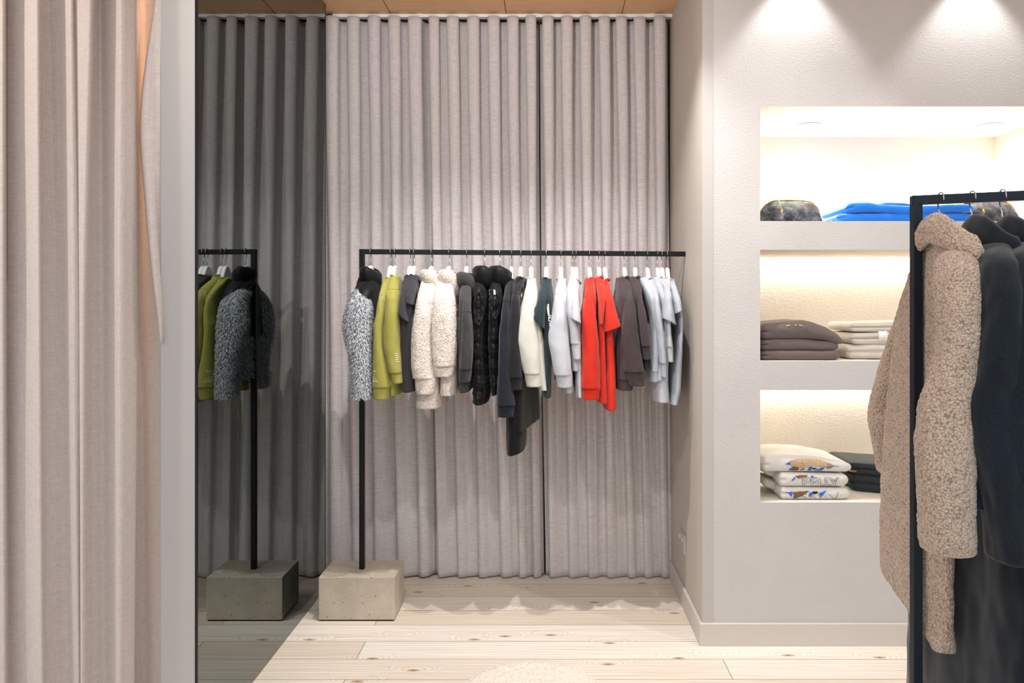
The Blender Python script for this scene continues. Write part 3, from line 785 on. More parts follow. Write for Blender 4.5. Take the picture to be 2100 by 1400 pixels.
garment(1050, 'sweatshirt_dress', 'washed navy black sweatshirt dress with lowest hem on the rail', 'dress', M['navy'], 2,
        [(310, 452, 498), (380, 436, 492), (480, 420, 482), (600, 406, 478), (750, 390, 474), (900, 384, 474), (1100, 378, 490), (1288, 374, 520)],
        cuff=[(1284, 377, 516), (1376, 378, 505)], seam=480, bodymat=M['dress_shade'], bslant=.012, bot=1640, body_rows=[(300, 470, 510), (900, 440, 520), (1375, 440, 590), (1520, 442, 600), (1640, 452, 596)])
garment(1069, 'sweatshirt_dress', 'washed black sweatshirt dress beside the cream sweatshirt', 'dress', M['black'], 2,
        [(302, 520, 592), (350, 506, 585), (420, 490, 555), (600, 474, 562), (800, 460, 566), (1072, 455, 572)],
        cuff=[(1068, 462, 570), (1166, 462, 570)], seam=424, bodymat=M['dress_shade'], bslant=.012, bot=1480, yaw=.20, body_rows=[(300, 530, 590), (700, 560, 635), (1165, 575, 650), (1480, 580, 650)])
garment(1090, 'sweatshirt', 'cream sweatshirt with bent elbow, between black dress and teal tee', 'sweatshirt', M['cream'], 2,
        [(308, 610, 645), (350, 604, 650), (410, 590, 656), (600, 542, 684), (775, 509, 706), (900, 544, 718), (1044, 580, 722)],
        cuff=[(1040, 584, 720), (1142, 604, 722)], bot=1158, lean=.12)
g = garment(1121, 't_shirt', 'dark teal tee with white chest print', 't-shirt', M['teal'], 2,
            [(308, 722, 758), (350, 716, 760), (420, 696, 760), (500, 676, 756), (560, 660, 752), (650, 650, 744)], slant=-.028, bot=1215, lean=.03, body_rows=[(300, 735, 800), (600, 735, 815), (900, 732, 800), (1215, 738, 796)])
zz_ = g[3]
def plane_pt(xp):
    return lambda px, py: Vector((xp, xp * F / (px - CX), ZZ(py, xp * F / (px - CX))))
V = []; Fc = []
g_t = g[0]; bpt = g[3]
def teal_surf(px, py):
    return bpt.front(px, py)
for path, w in (([(1124.0, 623), (1125.6, 645)], 2.6), ([(1121.5, 628), (1124.0, 645)], 1.1), ([(1124.5, 646), (1130, 648)], 2.2), ([(1124.5, 650), (1129.5, 652)], 2.), ([(1125.5, 649), (1125.5, 658)], 1.6), ([(1126, 657), (1130, 660)], 1.8), ([(1126, 662), (1129, 664), (1126.5, 668)], 1.6)):
    ribbon(path, w, teal_surf, V, Fc)
mk('chest_print', V, Fc, M['print'], g_t)['label'] = 'white printed marks'
garment(1151, 'sweatshirt', 'pale grey marl sweatshirt with bent elbow, beside the teal tee', 'sweatshirt', M['marl'], 2,
        [(308, 848, 885), (350, 838, 888), (420, 822, 896), (600, 796, 916), (780, 768, 934), (900, 790, 945), (1055, 820, 962)],
        cuff=[(1050, 826, 961), (1148, 845, 960)], seam=424, bot=1176, lean=.06)
garment(1175, 'sweatshirt', 'pale grey marl sweatshirt, cuff below a short white sleeve', 'sweatshirt', M['marl'], 2,
        [(295, 930, 968), (400, 920, 972), (560, 914, 980), (650, 930, 1000), (812, 946, 1024)], cuff=[(806, 950, 1025), (930, 968, 1028)], bot=1010, lean=.02)
garment(1182, 't_shirt', 'pale grey marl tee whose short sleeve overlaps a sweatshirt beside the red one', 't-shirt', M['marl'], 2,
        [(308, 972, 1002), (400, 958, 1006), (500, 946, 1015), (632, 938, 1028)], slant=-.012, bot=1212, body_rows=[(300, 965, 1010), (800, 975, 1030), (1212, 982, 1042)], sscale=1.12)
garment(1209, 'sweatshirt', 'bright red sweatshirt with long sleeve and ribbed cuff', 'sweatshirt', M['red'], 3,
        [(308, 232, 276), (350, 230, 280), (440, 222, 290), (600, 200, 312), (800, 197, 332), (1000, 195, 344), (1156, 198, 347)],
        cuff=[(1150, 201, 347), (1240, 204, 337)], seam=442, bot=1225, side=-1)
garment(1229, 't_shirt', 'bright red tee with small sleeve between the other two red garments', 't-shirt', M['red2'], 3,
        [(298, 310, 362), (360, 318, 384), (450, 326, 392), (560, 334, 380), (660, 340, 368)], bot=1255, side=-1, body_rows=[(300, 308, 372), (700, 320, 380), (1255, 322, 400)])
garment(1241, 't_shirt', 'long bright red tee with wide angled sleeve, beside the brown sweatshirt', 't-shirt', M['red2'], 3,
        [(318, 376, 412), (400, 382, 428), (500, 380, 456), (600, 376, 482), (700, 372, 505)], slant=.012, bot=1310, side=-1, body_rows=[(318, 372, 420), (700, 372, 440), (1000, 370, 464), (1310, 372, 468)])
garment(1281, 'sweatshirt', 'brown grey sweatshirt with lower cuff, right of the red tees', 'sweatshirt', M['brown'], 3,
        [(298, 500, 555), (350, 510, 575), (420, 532, 592), (550, 520, 618), (700, 511, 642), (800, 512, 655), (920, 520, 672), (1030, 530, 690)],
        cuff=[(1024, 535, 692), (1136, 575, 694)], bot=1160, side=-1, hem=True, body_rows=[(298, 488, 560), (600, 462, 560), (1040, 458, 600), (1160, 472, 618)])
garment(1303, 'sweatshirt', 'brown grey sweatshirt with raised cuff, beside the blue grey marl tops', 'sweatshirt', M['brown'], 3,
        [(298, 575, 640), (350, 600, 655), (420, 626, 668), (600, 640, 700), (830, 664, 730)],
        cuff=[(824, 668, 731), (932, 684, 735)], bot=1005, side=-1, hem=True, body_rows=[(298, 572, 645), (600, 600, 680), (1005, 690, 715)])
garment(1328, 'sweatshirt', 'blue grey marl sweatshirt with visible crew neck, beside the brown sweatshirts', 'sweatshirt', M['marl2'], 3,
        [(305, 668, 755), (360, 700, 780), (420, 742, 800), (600, 762, 824), (800, 790, 848), (962, 804, 860)],
        cuff=[(956, 808, 861), (1068, 816, 861)], bot=1095, side=-1, hem=True, body_rows=[(300, 655, 750), (450, 690, 775), (680, 722, 790), (1095, 702, 806)], nb_drop=.03)
garment(1349, 't_shirt', 'pale grey marl tee with wide short sleeve, third from the wall', 't-shirt', M['marl2'], 3,
        [(300, 775, 835), (400, 838, 890), (500, 834, 906), (640, 828, 938)], slant=-.014, bot=1085, side=-1, body_rows=[(300, 765, 835), (700, 800, 860), (1085, 745, 830)], sscale=1.1)
garment(1358, 'sweatshirt', 'pale grey marl sweatshirt whose cuff shows under a short sleeve near the wall', 'sweatshirt', M['marl'], 3,
        [(305, 835, 885), (400, 845, 890), (640, 850, 892), (836, 854, 908)], cuff=[(830, 855, 908), (950, 862, 912)], bot=1250, side=-1, body_rows=[(305, 830, 885), (700, 800, 880), (1080, 750, 870), (1250, 752, 880)])
garment(1369, 't_shirt', 'long pale blue grey tee hanging last, closest to the wall', 't-shirt', M['marl2'], 3,
        [(318, 872, 922), (400, 894, 945), (480, 908, 970), (565, 918, 980)], slant=.008, bot=1268, side=-1, body_rows=[(318, 865, 925), (650, 930, 972), (1000, 890, 965), (1130, 880, 958), (1268, 868, 930)])

who = {761: 'the grey fur jacket', 802: 'the olive sweatshirt next to the fur jacket', 811: 'the olive sweatshirt with raised cuff', 842: 'the charcoal tee with drooping sleeve', 850: 'the charcoal tee beside the teddy jackets',
       886: 'the cream teddy jacket with lower cuff', 922: 'the cream teddy jacket with raised cuff', 958: 'the charcoal hoodie', 995: 'the black vest beside the hoodie', 1026: 'the black vest with white label',
       1050: 'the washed navy dress', 1069: 'the washed black dress', 1090: 'the cream sweatshirt', 1121: 'the dark teal tee', 1151: 'the pale sweatshirt beside the teal tee',
       1175: 'the pale sweatshirt with short cuff', 1182: 'the pale tee beside the red sweatshirt', 1209: 'the red sweatshirt', 1229: 'the small-sleeved red tee', 1241: 'the long red tee', 1281: 'the brown sweatshirt beside the red tees',
       1303: 'the brown sweatshirt with raised cuff', 1328: 'the marl sweatshirt with visible neck', 1349: 'the wide-sleeved marl tee', 1358: 'the marl sweatshirt near the wall', 1369: 'the last tee by the wall'}
rh = random.Random(3)
for px, w in who.items():
    b_ = bar_at(px); hg = make_hanger((b_.x - .002, b_.y, b_.z - .0635), rh.uniform(-.05, .05), 'white wooden hanger holding ' + w, 'hangers on the back rail')
    if px in (1069, 995, 1026): hg.scale = (1, .8, 1)

# ------------------------------------------------------------------ foreground rack with coats
FA = Vector((.8605, 1.70, 1.6425)); FD = Vector((.203, -.074, 0)).normalized()
t = thing('clothes_rail', 'blue black steel clothes rail standing in front, holding the coats', 'clothes rail', (FA.x, FA.y, 0))
b = MB(); b.box(FA.x - .0105, FA.x + .0105, FA.y - .0105, FA.y + .0105, .19, 1.653); bev(b.mk('post', M['steel2'], t), .0015)
FB = FA + FD * 1.15
b = MB(); b.bar(FA - FD * .0105, FB, .021, .021); bev(b.mk('rail', M['steel2'], t), .0015)
v = [FA + Vector((.0105, -.009, -.0105)), FA + Vector((.0255, -.009 - .0055, -.0105)), FA + Vector((.0105, -.009, -.0255))]
b = MB(); b.box(FB.x - .0105, FB.x + .0105, FB.y - .0105, FB.y + .0105, .19, 1.653); bev(b.mk('post', M['steel2'], t), .0015)
for c_ in (FA, FB):
    b = MB(); b.box(c_.x - .16, c_.x + .16, c_.y - .1, c_.y + .1, 0, .19); bev(b.mk('concrete_base', M['concrete'], t), .003)
def fbar(px):
    k_ = (px - CX) / F; s_ = (k_ * FA.y - FA.x) / (FD.x - k_ * FD.y); return FA + FD * s_

def coat_loft(rows, name, mat, parent, n=200, dz=.004, e=2.6, amp=.006, seed=0., disp=None, shrink_top=True, close=True):
    """rows: (z, Xnear, Ynear, Xfar, Yfar, thickness)"""
    zs_ = [-r[0] for r in rows]; m = int((rows[0][0] - rows[-1][0]) / dz); rings = []
    def ring(z, sc=1., off=0.):
        xn, yn, xf, yf, th = [cr(zs_, [r[i] for r in rows], -z) for i in range(1, 6)]
        a = Vector((xn, yn, z)); c = Vector((xf, yf, z)); mid = (a + c) / 2; ax = (c - a) / 2; pr = Vector((ax.y, -ax.x, 0)).normalized() * th / 2; out = []
        for k_ in range(n):
            q = 2 * math.pi * k_ / n; ux, uy = sgnpow(math.cos(q), 2 / e), sgnpow(math.sin(q), 2 / e)
            p = mid + ax * ux * sc + pr * uy * sc + Vector((0, 0, off)); nr = (ax.normalized() * ux * th + pr.normalized() * uy * ax.length * 2).normalized()
            d = wrinkle(p * .7, amp, seed) + (disp(p) if disp else 0); out.append(p + nr * d)
        return out
    if close: rings += [ring(rows[0][0], .3, .008), ring(rows[0][0], .75, .006)]
    for i in range(m + 1): rings.append(ring(lerp(rows[0][0], rows[-1][0], i / m)))
    z1 = rows[-1][0]; rings += [ring(z1, .97, -.003), ring(z1, .9, .0), ring(z1, .86, .03), ring(z1, .6, .05)]
    v, f = loft(rings); return mk(name, v, f, mat, parent)

def px_sleeve(rows, name, mat, parent, n=110, dz=.004, amp=.006, seed=0., disp=None, e=2.3):
    """rows: (py, xl, xr, Yfront, Yback) seen from the camera"""
    zs_, xl, xr, yf, yb = [], [], [], [], []
    for py, a, c, f_, b_ in rows:
        yr = lerp(f_, b_, .5); zs_.append(ZZ(py, yr)); xl.append(XX(a, yr)); xr.append(XX(c, yr)); yf.append(f_); yb.append(b_)
    pc = Piece(zs_, xl, xr, yf, yb, n=n, dz=dz, amp=amp, seed=seed, disp=disp, e=e); pc.build(name, mat, parent); return pc

cd = sherpa_disp(210, .0016)
hp = fbar(1928)
t = thing('teddy_coat', 'tan teddy fleece coat hanging first on the front rail', 'coat', (hp.x, hp.y, 1.55), 'coats on the front rail')
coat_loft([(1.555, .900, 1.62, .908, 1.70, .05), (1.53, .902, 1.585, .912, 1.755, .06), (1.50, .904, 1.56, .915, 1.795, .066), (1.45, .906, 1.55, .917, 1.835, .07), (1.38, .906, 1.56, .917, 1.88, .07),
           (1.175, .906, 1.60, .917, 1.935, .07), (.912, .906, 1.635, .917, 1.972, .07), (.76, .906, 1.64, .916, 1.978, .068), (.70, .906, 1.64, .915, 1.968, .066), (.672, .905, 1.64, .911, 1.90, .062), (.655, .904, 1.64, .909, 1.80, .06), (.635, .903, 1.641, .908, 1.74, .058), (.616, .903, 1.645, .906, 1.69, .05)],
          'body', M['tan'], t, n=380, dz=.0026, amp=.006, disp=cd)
px_sleeve([(508, 1945, 1980, 1.55, 1.62), (525, 1930, 1990, 1.515, 1.60), (550, 1922, 1999, 1.485, 1.575), (600, 1924, 2006, 1.46, 1.55), (650, 1927, 2007, 1.445, 1.53), (720, 1922, 2003, 1.44, 1.525), (780, 1906, 1998, 1.435, 1.525),
           (850, 1888, 1992, 1.43, 1.525), (950, 1884, 1992, 1.425, 1.52), (1050, 1888, 1993, 1.42, 1.52), (1105, 1890, 1996, 1.42, 1.52), (1128, 1895, 1996, 1.425, 1.52)],
          'sleeve', M['tan'], t, n=210, dz=.0024, amp=.005, disp=cd)
coat_loft([(1.46, .932, 1.78, .942, 1.83, .06), (1.36, .936, 1.86, .946, 1.92, .075), (1.20, .926, 1.92, .936, 2.0, .085), (1.10, .92, 1.945, .93, 2.03, .088), (.95, .935, 1.95, .945, 2.02, .08)], 'sleeve', M['tan'], t, n=130, dz=.004, amp=.006, disp=cd)
def roll_collar(cx, cy, z, rx, ry, tube, high, mat, parent, disp, dropn, dropy=.075, n=90, NN=150, name='collar'):
    rings = []
    for k_ in range(NN + 1):
        a = 2 * math.pi * k_ / NN; ux, uy = math.cos(a), math.sin(a); c = Vector((cx + rx * ux, cy + ry * uy, z - dropn * max(0, ux) ** 1.1 - dropy * abs(uy) ** 1.7)); d = Vector((ux, uy, 0)); ring = []
        for i in range(n):
            q = 2 * math.pi * i / n; nv = d * (math.cos(q) * tube - .35 * tube * math.sin(q)) + Vector((0, 0, 1)) * math.sin(q) * high
            p = c + nv; w_ = wrinkle(p, .003, 3) + (disp(p) if disp else 0); ring.append(p + nv.normalized() * w_)
        rings.append(ring)
    v, f = loft(rings, False, False); return mk(name, v, f, mat, parent)
roll_collar(.900, 1.640, 1.572, .034, .112, .017, .034, M['tan'], t, cd, .10, dropy=.058, n=150, NN=300)

def wool_coat(px, label, bodyrows, sleeverows, farrows, col, seed):
    hp = fbar(px); t = thing('wool_coat', label, 'coat', (hp.x, hp.y, 1.55), 'coats on the front rail')
    coat_loft(bodyrows, 'body', M['wool'], t, n=150, dz=.008, amp=.008, seed=seed)
    px_sleeve(sleeverows, 'sleeve', M['wool'], t, n=80, dz=.006, amp=.006, seed=seed + 3)
    coat_loft(farrows, 'sleeve', M['wool'], t, n=60, dz=.01, amp=.006, seed=seed + 6)
    roll_collar(*col, M['wool'], t, None, .10, dropy=.058, n=40, NN=80)
    return t
bk = [(1.555, .966, 1.59, .975, 1.68, .045), (1.53, .968, 1.55, .985, 1.75, .055), (1.49, .970, 1.51, .988, 1.80, .06), (1.43, .972, 1.49, .99, 1.85, .064), (1.2, .974, 1.48, .99, 1.90, .066), (.9, .976, 1.475, .99, 1.95, .066), (.6, .972, 1.47, .99, 1.985, .07), (.30, .968, 1.465, .99, 2.0, .075), (.19, .968, 1.465, .99, 2.0, .075)]
sl = [(505, 2020, 2056, 1.50, 1.58), (525, 2010, 2070, 1.465, 1.555), (555, 2010, 2083, 1.44, 1.535), (600, 2013, 2090, 1.42, 1.52), (680, 2005, 2094, 1.41, 1.51), (760, 1997, 2098, 1.405, 1.505), (840, 1984, 2104, 1.40, 1.50), (900, 1990, 2110, 1.395, 1.50), (1000, 2012, 2114, 1.39, 1.495), (1100, 2030, 2116, 1.385, 1.49), (1145, 2036, 2116, 1.385, 1.49)]
fr = [(1.44, .985, 1.78, .99, 1.83, .05), (1.3, .99, 1.86, .995, 1.93, .06), (.95, .99, 1.90, .995, 1.98, .07)]
t = wool_coat(1995, 'long dark wool coat between the tan teddy coat and another dark coat', bk, sl, fr, (.972, 1.605, 1.568, .034, .10, .013, .032), 2.)
b = MB(); c_ = P(2008, 1018, 1.462)
rings = []
for u in [i / 12 for i in range(13)]:
    x, y = lerp(1992, 2030, u), 0
    rings.append([P(x, lerp(990, 996, u), 1.448), P(x, lerp(1040, 1046, u), 1.446), P(x, lerp(1044, 1050, u), 1.450), P(x, lerp(990, 996, u), 1.458)])
v, f = loft(rings); mk('pocket_flap', v, f, M['wool'], t)
sh = Vector((.050, -.016, 0))
bk2 = [(r[0], r[1] + .064, r[2] - .018, r[3] + .064, r[4] - .018, r[5]) for r in bk]
sl2 = [(r[0] - 2, r[1] + 56, r[2] + 56, r[3] - .018, r[4] - .018) for r in sl]
fr2 = [(r[0], r[1] + .052, r[2] - .018, r[3] + .052, r[4] - .018, r[5]) for r in fr]
wool_coat(2050, 'long dark wool coat cut off by the right picture edge', bk2, sl2, fr2, (1.032, 1.588, 1.564, .034, .10, .013, .032), 5.)
for px, w in ((1929, 'the tan teddy coat'), (1994, 'the dark coat next to the teddy coat'), (2056, 'the dark coat at the right picture edge')):
    b_ = fbar(px); hg = make_hanger((b_.x, b_.y, b_.z - .0635), .1, 'chrome-hooked hanger on the front rail holding ' + w, 'hangers on the front rail'); hg.scale = (1, .8, 1)

# ------------------------------------------------------------------ niche contents
class Fold:
    """a folded garment lying on a shelf: rings across X, rounded fold to the front"""
    def __init__(s, x0, x1, y0, depth, zb, th, lay=1, groove_left=0., skew=0., seed=0., rl=.02, rr=.03, amp=.003, groove=.0):
        s.__dict__.update(locals())
    def ring(s, u, n=56):
        x = lerp(s.x0, s.x1, u); zb = s.zb(u); th = s.th(u); xx = x - s.x0; rr_ = s.x1 - x
        el = min(1., xx / s.rl); er = min(1., rr_ / s.rr)
        k_ = (1 - (1 - el) ** 2) ** .5 * (1 - (1 - er) ** 2) ** .5; k_ = max(k_, .06)
        cz = zb + th / 2; hh = th / 2 * k_; y0 = s.y0 + s.skew * (u - 1.) * -1 * (-1); y0 = s.y0 + s.skew * (1 - u); out = []
        yb = y0 + s.depth - .02 * (1 - k_); yfr = y0 + .02 * (1 - k_)
        r = min(hh, .03)
        gl = s.groove + s.groove_left * sm(.035, .015, xx)
        m = n // 2
        for i in range(m):      # front from bottom to top
            q = i / (m - 1); a = -math.pi / 2 + math.pi * q
            y = yfr + r - r * math.cos(a) ** .7; z = cz + hh * math.sin(a)
            if gl: y += gl * math.exp(-((q - .5) / .06) ** 2) * math.cos(a)
            out.append(Vector((x, y, z)))
        for i in range(m):      # over the top and down the back
            q = i / (m - 1); a = math.pi / 2 + math.pi * q
            y = yb - r - r * math.cos(a) ; z = cz + hh * math.sin(a)
            out.append(Vector((x, yb - r + r * -math.cos(a), z)))
        res = []
        for p in out:
            d = s.amp * mn.noise(Vector((p.x * 18 + s.seed, p.y * 18, p.z * 30))) + .4 * s.amp * mn.noise(Vector((p.x * 50 + s.seed, p.y * 50, p.z * 60)))
            q_ = p.copy(); q_.y -= d; q_.z += d * .6 * (1 if p.z > cz else .2); res.append(q_)
        return res
    def mesh(s, m=60):
        return loft([s.ring(i / m) for i in range(m + 1)])
    def surf(s, px, py):
        y = s.y0 + .004
        for _ in range(5):
            x = XX(px, y); u = min(1, max(0, (x - s.x0) / (s.x1 - s.x0))); r = s.ring(u); best = None
            for i in range(0, 27):
                pyi = CY + (H - r[i].z) * F / r[i].y; pyj = CY + (H - r[i + 1].z) * F / r[i + 1].y
                if (pyi - py) * (pyj - py) <= 0 and abs(pyi - pyj) > 1e-6:
                    tq = (py - pyi) / (pyj - pyi); best = r[i].lerp(r[i + 1], tq); break
            if best is None: best = r[14] if py > CY + (H - r[27].z) * F / r[27].y else r[26]
            y = best.y
        return best + Vector((0, -.0022, .0012))
def folded(name, label, cat, mat, group, **kw):
    fo = Fold(**kw); v, f = fo.mesh()
    x0, x1 = kw['x0'], kw['x1']
    t = thing(name, label, cat, ((x0 + x1) / 2, kw['y0'] + kw['depth'] / 2, kw['zb'](.5)), group)
    mk('body', v, f, mat, t); return t, fo
def const(a): return lambda u: a
Z2, Z3, Z1 = 1.1685, .586, 1.745
# taupe stack, second niche
x0 = XX(1561.5, 3.05); 
def taper(a, b, c): return lambda u: cr([0, .45, .8, 1], [a, b, lerp(b, c, .55), c], u)
G = 'folded taupe sweatshirts'
t1 = const(.040); z1 = const(Z2 + .001)
folded('folded_sweatshirt', 'taupe folded sweatshirt at the bottom of its stack, middle niche', 'sweatshirt', M['foldbrown'], G, x0=x0, x1=XX(1725, 3.05), y0=3.045, depth=.27, zb=z1, th=t1, groove_left=.012, seed=1)
z2 = const(Z2 + .041); t2 = taper(.046, .048, .036)
folded('folded_sweatshirt', 'taupe folded sweatshirt in the middle of its stack, middle niche', 'sweatshirt', M['foldbrown'], G, x0=x0, x1=XX(1723, 3.05), y0=3.048, depth=.27, zb=z2, th=t2, groove_left=.012, seed=2)
z3 = lambda u: z2(u) + t2(u) + .0005 - .018 * sm(.75, 1, u)
t, fo = folded('folded_sweatshirt', 'taupe folded sweatshirt on top of its stack, sloping right end', 'sweatshirt', M['foldbrown'], G, x0=x0, x1=XX(1732, 3.05), y0=3.042, depth=.27, zb=z3, th=lambda u: cr([0, .25, .5, .75, 1], [.062, .072, .078, .06, .036], u), groove_left=.014, seed=3, rr=.05)
V = []; Fc = []
for path in ([(1612, 668.5), (1620, 667)], [(1630, 666.6), (1634, 666.6)], [(1638, 666.8), (1646, 668)]): ribbon(path, 2.2, fo.surf, V, Fc)
mk('print', V, Fc, M['ptan'], t)
# oat stack
G = 'folded oat sweatshirts'; zc = Z2 + .001
for i, (lab, th, xl_, xr_, sk) in enumerate((('oat folded sweatshirt at the bottom of its stack, beside the taupe stack', .062, 1734, 1884, .06), ('oat folded sweatshirt in the middle of its stack, beside the taupe stack', .052, 1743, 1886, .05), ('oat folded sweatshirt on top of its stack, beside the taupe stack', .042, 1741, 1880, .05))):
    t, fo = folded('folded_sweatshirt', lab, 'sweatshirt', M['foldcream'], G, x0=XX(xl_, 3.12), x1=XX(xr_, 3.12), y0=3.05, depth=.27, zb=const(zc), th=(lambda th: lambda u: th * (1 + .08 * math.sin(u * 5 + th * 90)))(th), groove=.014, skew=sk, seed=5 + i, rl=.022)
    zc += th + .001
b = MB()
rings = [[P(lerp(1802, 1820, u), 678 + 3 * u + q * 16 + 2 * math.sin(6 * u), 3.036 - .004 * math.sin(q * 3.1)) for q in (0, .33, .66, 1)] + [P(lerp(1802, 1820, u), 678 + 3 * u + q * 16, 3.05) for q in (1, .5, 0)] for u in [i / 8 for i in range(9)]]
v, f = loft(rings); mk('hang_tag', v, f, M['print'], t)['label'] = 'white tag'
# off-white printed stack, bottom niche
G = 'folded printed sweatshirts'; x0 = XX(1563, 3.05); x1 = XX(1748, 3.05)
specs = [('off-white folded sweatshirt with blue and brown print, bottom of its stack', 1600, 1745, .054), ('off-white folded sweatshirt with outlined lettering, middle of its stack', 1598, 1742, .060), ('off-white folded sweatshirt with brown feather print, top of its stack', 1564, 1749, .062)]
zc = Z3 + .001; prs = []
for i, (lab, a, c, th) in enumerate(specs):
    if i < 2:
        thf = (lambda th: lambda u: th * (1 - .12 * u))(th)
    else: thf = lambda u: cr([0, .3, .55, .75, 1], [.062, .070, .066, .054, .036], u)
    t, fo = folded('folded_sweatshirt', lab, 'sweatshirt', M['foldprint'], G, x0=XX(a, 3.05), x1=XX(c, 3.05), y0=3.046 - .002 * (i == 1), depth=.28, zb=const(zc), th=thf, groove_left=.010, seed=11 + i, rl=.016, rr=.035)
    prs.append((t, fo)); zc += th + .0005
    if i < 2:   # the sleeve ends trail out to the left behind
        v, f = Fold(x0=XX(1563, 3.14), x1=XX(1622, 3.14), y0=3.12, depth=.18, zb=(lambda zq: lambda u: zq + .035 * (1 - u))(zc - th), th=lambda u: .038, seed=20 + i, rl=.02).mesh(30)
        mk('sleeve', v, f, M['foldprint'], t)
def poly(pts, fo, V, Fc, st=1.1):
    xs_ = [p[0] for p in pts]; ys_ = [p[1] for p in pts]; cache = {}
    def ins(x, y):
        c = False
        for (xa, ya), (xb, yb) in zip(pts, pts[1:] + pts[:1]):
            if (ya > y) != (yb > y) and x < (xb - xa) * (y - ya) / (yb - ya) + xa: c = not c
        return c
    def vid(i, j):
        if (i, j) not in cache: cache[(i, j)] = len(V); V.append(fo.surf(min(xs_) + i * st, min(ys_) + j * st))
        return cache[(i, j)]
    for i in range(int((max(xs_) - min(xs_)) / st) + 1):
        for j in range(int((max(ys_) - min(ys_)) / st) + 1):
            if ins(min(xs_) + (i + .5) * st, min(ys_) + (j + .5) * st): Fc.append((vid(i, j), vid(i, j + 1), vid(i + 1, j + 1), vid(i + 1, j)))
def c7(pts): return [(1555 + x / 8.571, 920 + y / 8.571) for x, y in pts]
def prints(tf, items):
    t, fo = tf
    for mat, pl in items:
        V = []; Fc = []
        for p in pl: poly(c7(p), fo, V, Fc)
        mk('print', V, Fc, M[mat], t)
tri = lambda x, y, w, h: [(x, y), (x + w, y), (x + w * .3, y + h)]
prints(prs[2], [('ptan', [[(560, 210), (660, 180), (830, 180), (1050, 195), (1250, 250), (1330, 290), (1260, 330), (1100, 330), (980, 300), (760, 350), (700, 330), (560, 290)]]),
                ('pbrown', [[(590, 320), (700, 320), (720, 360), (640, 410), (580, 400)], [(1200, 300), (1330, 300), (1260, 350), (1200, 350)]]),
                ('pblue', [[(470, 270), (640, 190), (560, 250), (540, 290)], [(850, 400), (890, 330), (940, 300), (930, 400)], [(490, 410), (620, 300), (560, 400)], [(940, 390), (1060, 360), (1190, 310), (1100, 400)], [(1200, 260), (1300, 270), (1210, 300)]]),
                ('pdark', [[(930, 330), (1050, 350), (960, 370)], [(640, 410), (800, 350), (820, 360)]])])
prints(prs[1], [('pbrown', [[(650, 480), (700, 470), (870, 465), (850, 490), (700, 525)]]), ('pblue', [[(570, 580), (650, 480), (640, 540)], [(920, 470), (980, 480), (940, 520)], [(1110, 550), (1260, 480), (1200, 510)]])])
prints(prs[0], [('pbrown', [[(600, 760), (900, 740), (760, 840), (700, 860), (600, 890), (640, 800)]]), ('pblue', [[(460, 770), (600, 755), (590, 850), (520, 780)], [(880, 850), (900, 770), (950, 760), (940, 830)], [(950, 820), (1200, 735), (1100, 860), (1060, 780)]]), ('pdark', [[(950, 750), (1050, 750), (1040, 790), (950, 800)]])])
def outline(tf, segs):
    t, fo = tf; V = []; Fc = []
    for s_ in segs: ribbon(c7(s_), .75, fo.surf, V, Fc)
    mk('lettering', V, Fc, M['pline'], t)['label'] = 'blue outlined letters PELLY'
outline(prs[1], [[(770, 500), (780, 690), (805, 680), (805, 610), (880, 590), (915, 550), (890, 505), (830, 500), (860, 550), (810, 580), (800, 510)],
                 [(920, 505), (925, 675), (1030, 665), (1028, 640), (958, 646), (956, 604), (1015, 596), (1012, 574), (954, 580), (952, 530), (1022, 520), (1018, 500), (920, 505)],
                 [(1045, 500), (1060, 675), (1170, 665), (1165, 640), (1095, 640), (1080, 500)], [(1160, 500), (1185, 670), (1300, 665), (1290, 640), (1215, 640), (1195, 500)],
                 [(1225, 500), (1320, 610), (1330, 665), (1360, 665), (1355, 600), (1410, 505), (1375, 510), (1335, 575), (1265, 500)]])
outline(prs[2], [[(790, 400), (830, 425)], [(1050, 385), (1060, 430)], [(1170, 390), (1190, 430)], [(1220, 385), (1290, 450), (1340, 455), (1410, 400), (1240, 390)]])
outline(prs[0], [[(770, 830), (830, 860), (840, 890)], [(900, 880), (960, 830), (1010, 880)], [(1060, 790), (1090, 880)], [(1170, 830), (1190, 880)], [(1230, 800), (1320, 875), (1380, 860), (1400, 745)]])
# black stack
G = 'folded black garments'; zc = Z3 + .001
for i, (lab, th, a) in enumerate((('black folded sweatshirt under another, beside the printed stack', .075, 1744), ('black folded sweatshirt on top of another, beside the printed stack', .050, 1738))):
    t, fo = folded('folded_sweatshirt', lab, 'sweatshirt', M['foldblack'], G, x0=XX(a, 3.2), x1=XX(1885, 3.2), y0=3.06, depth=.27, zb=const(zc), th=(lambda th: lambda u: th)(th), groove=.015, skew=.13, seed=31 + i, rl=.03); zc += th + .001
    if i == 0:
        V = []; Fc = []
        b = MB(); b.tube([P(1742, 965.5, 3.17), P(1756, 966.5, 3.14)], .002); b.mk('drawcord', M['gold'], t)
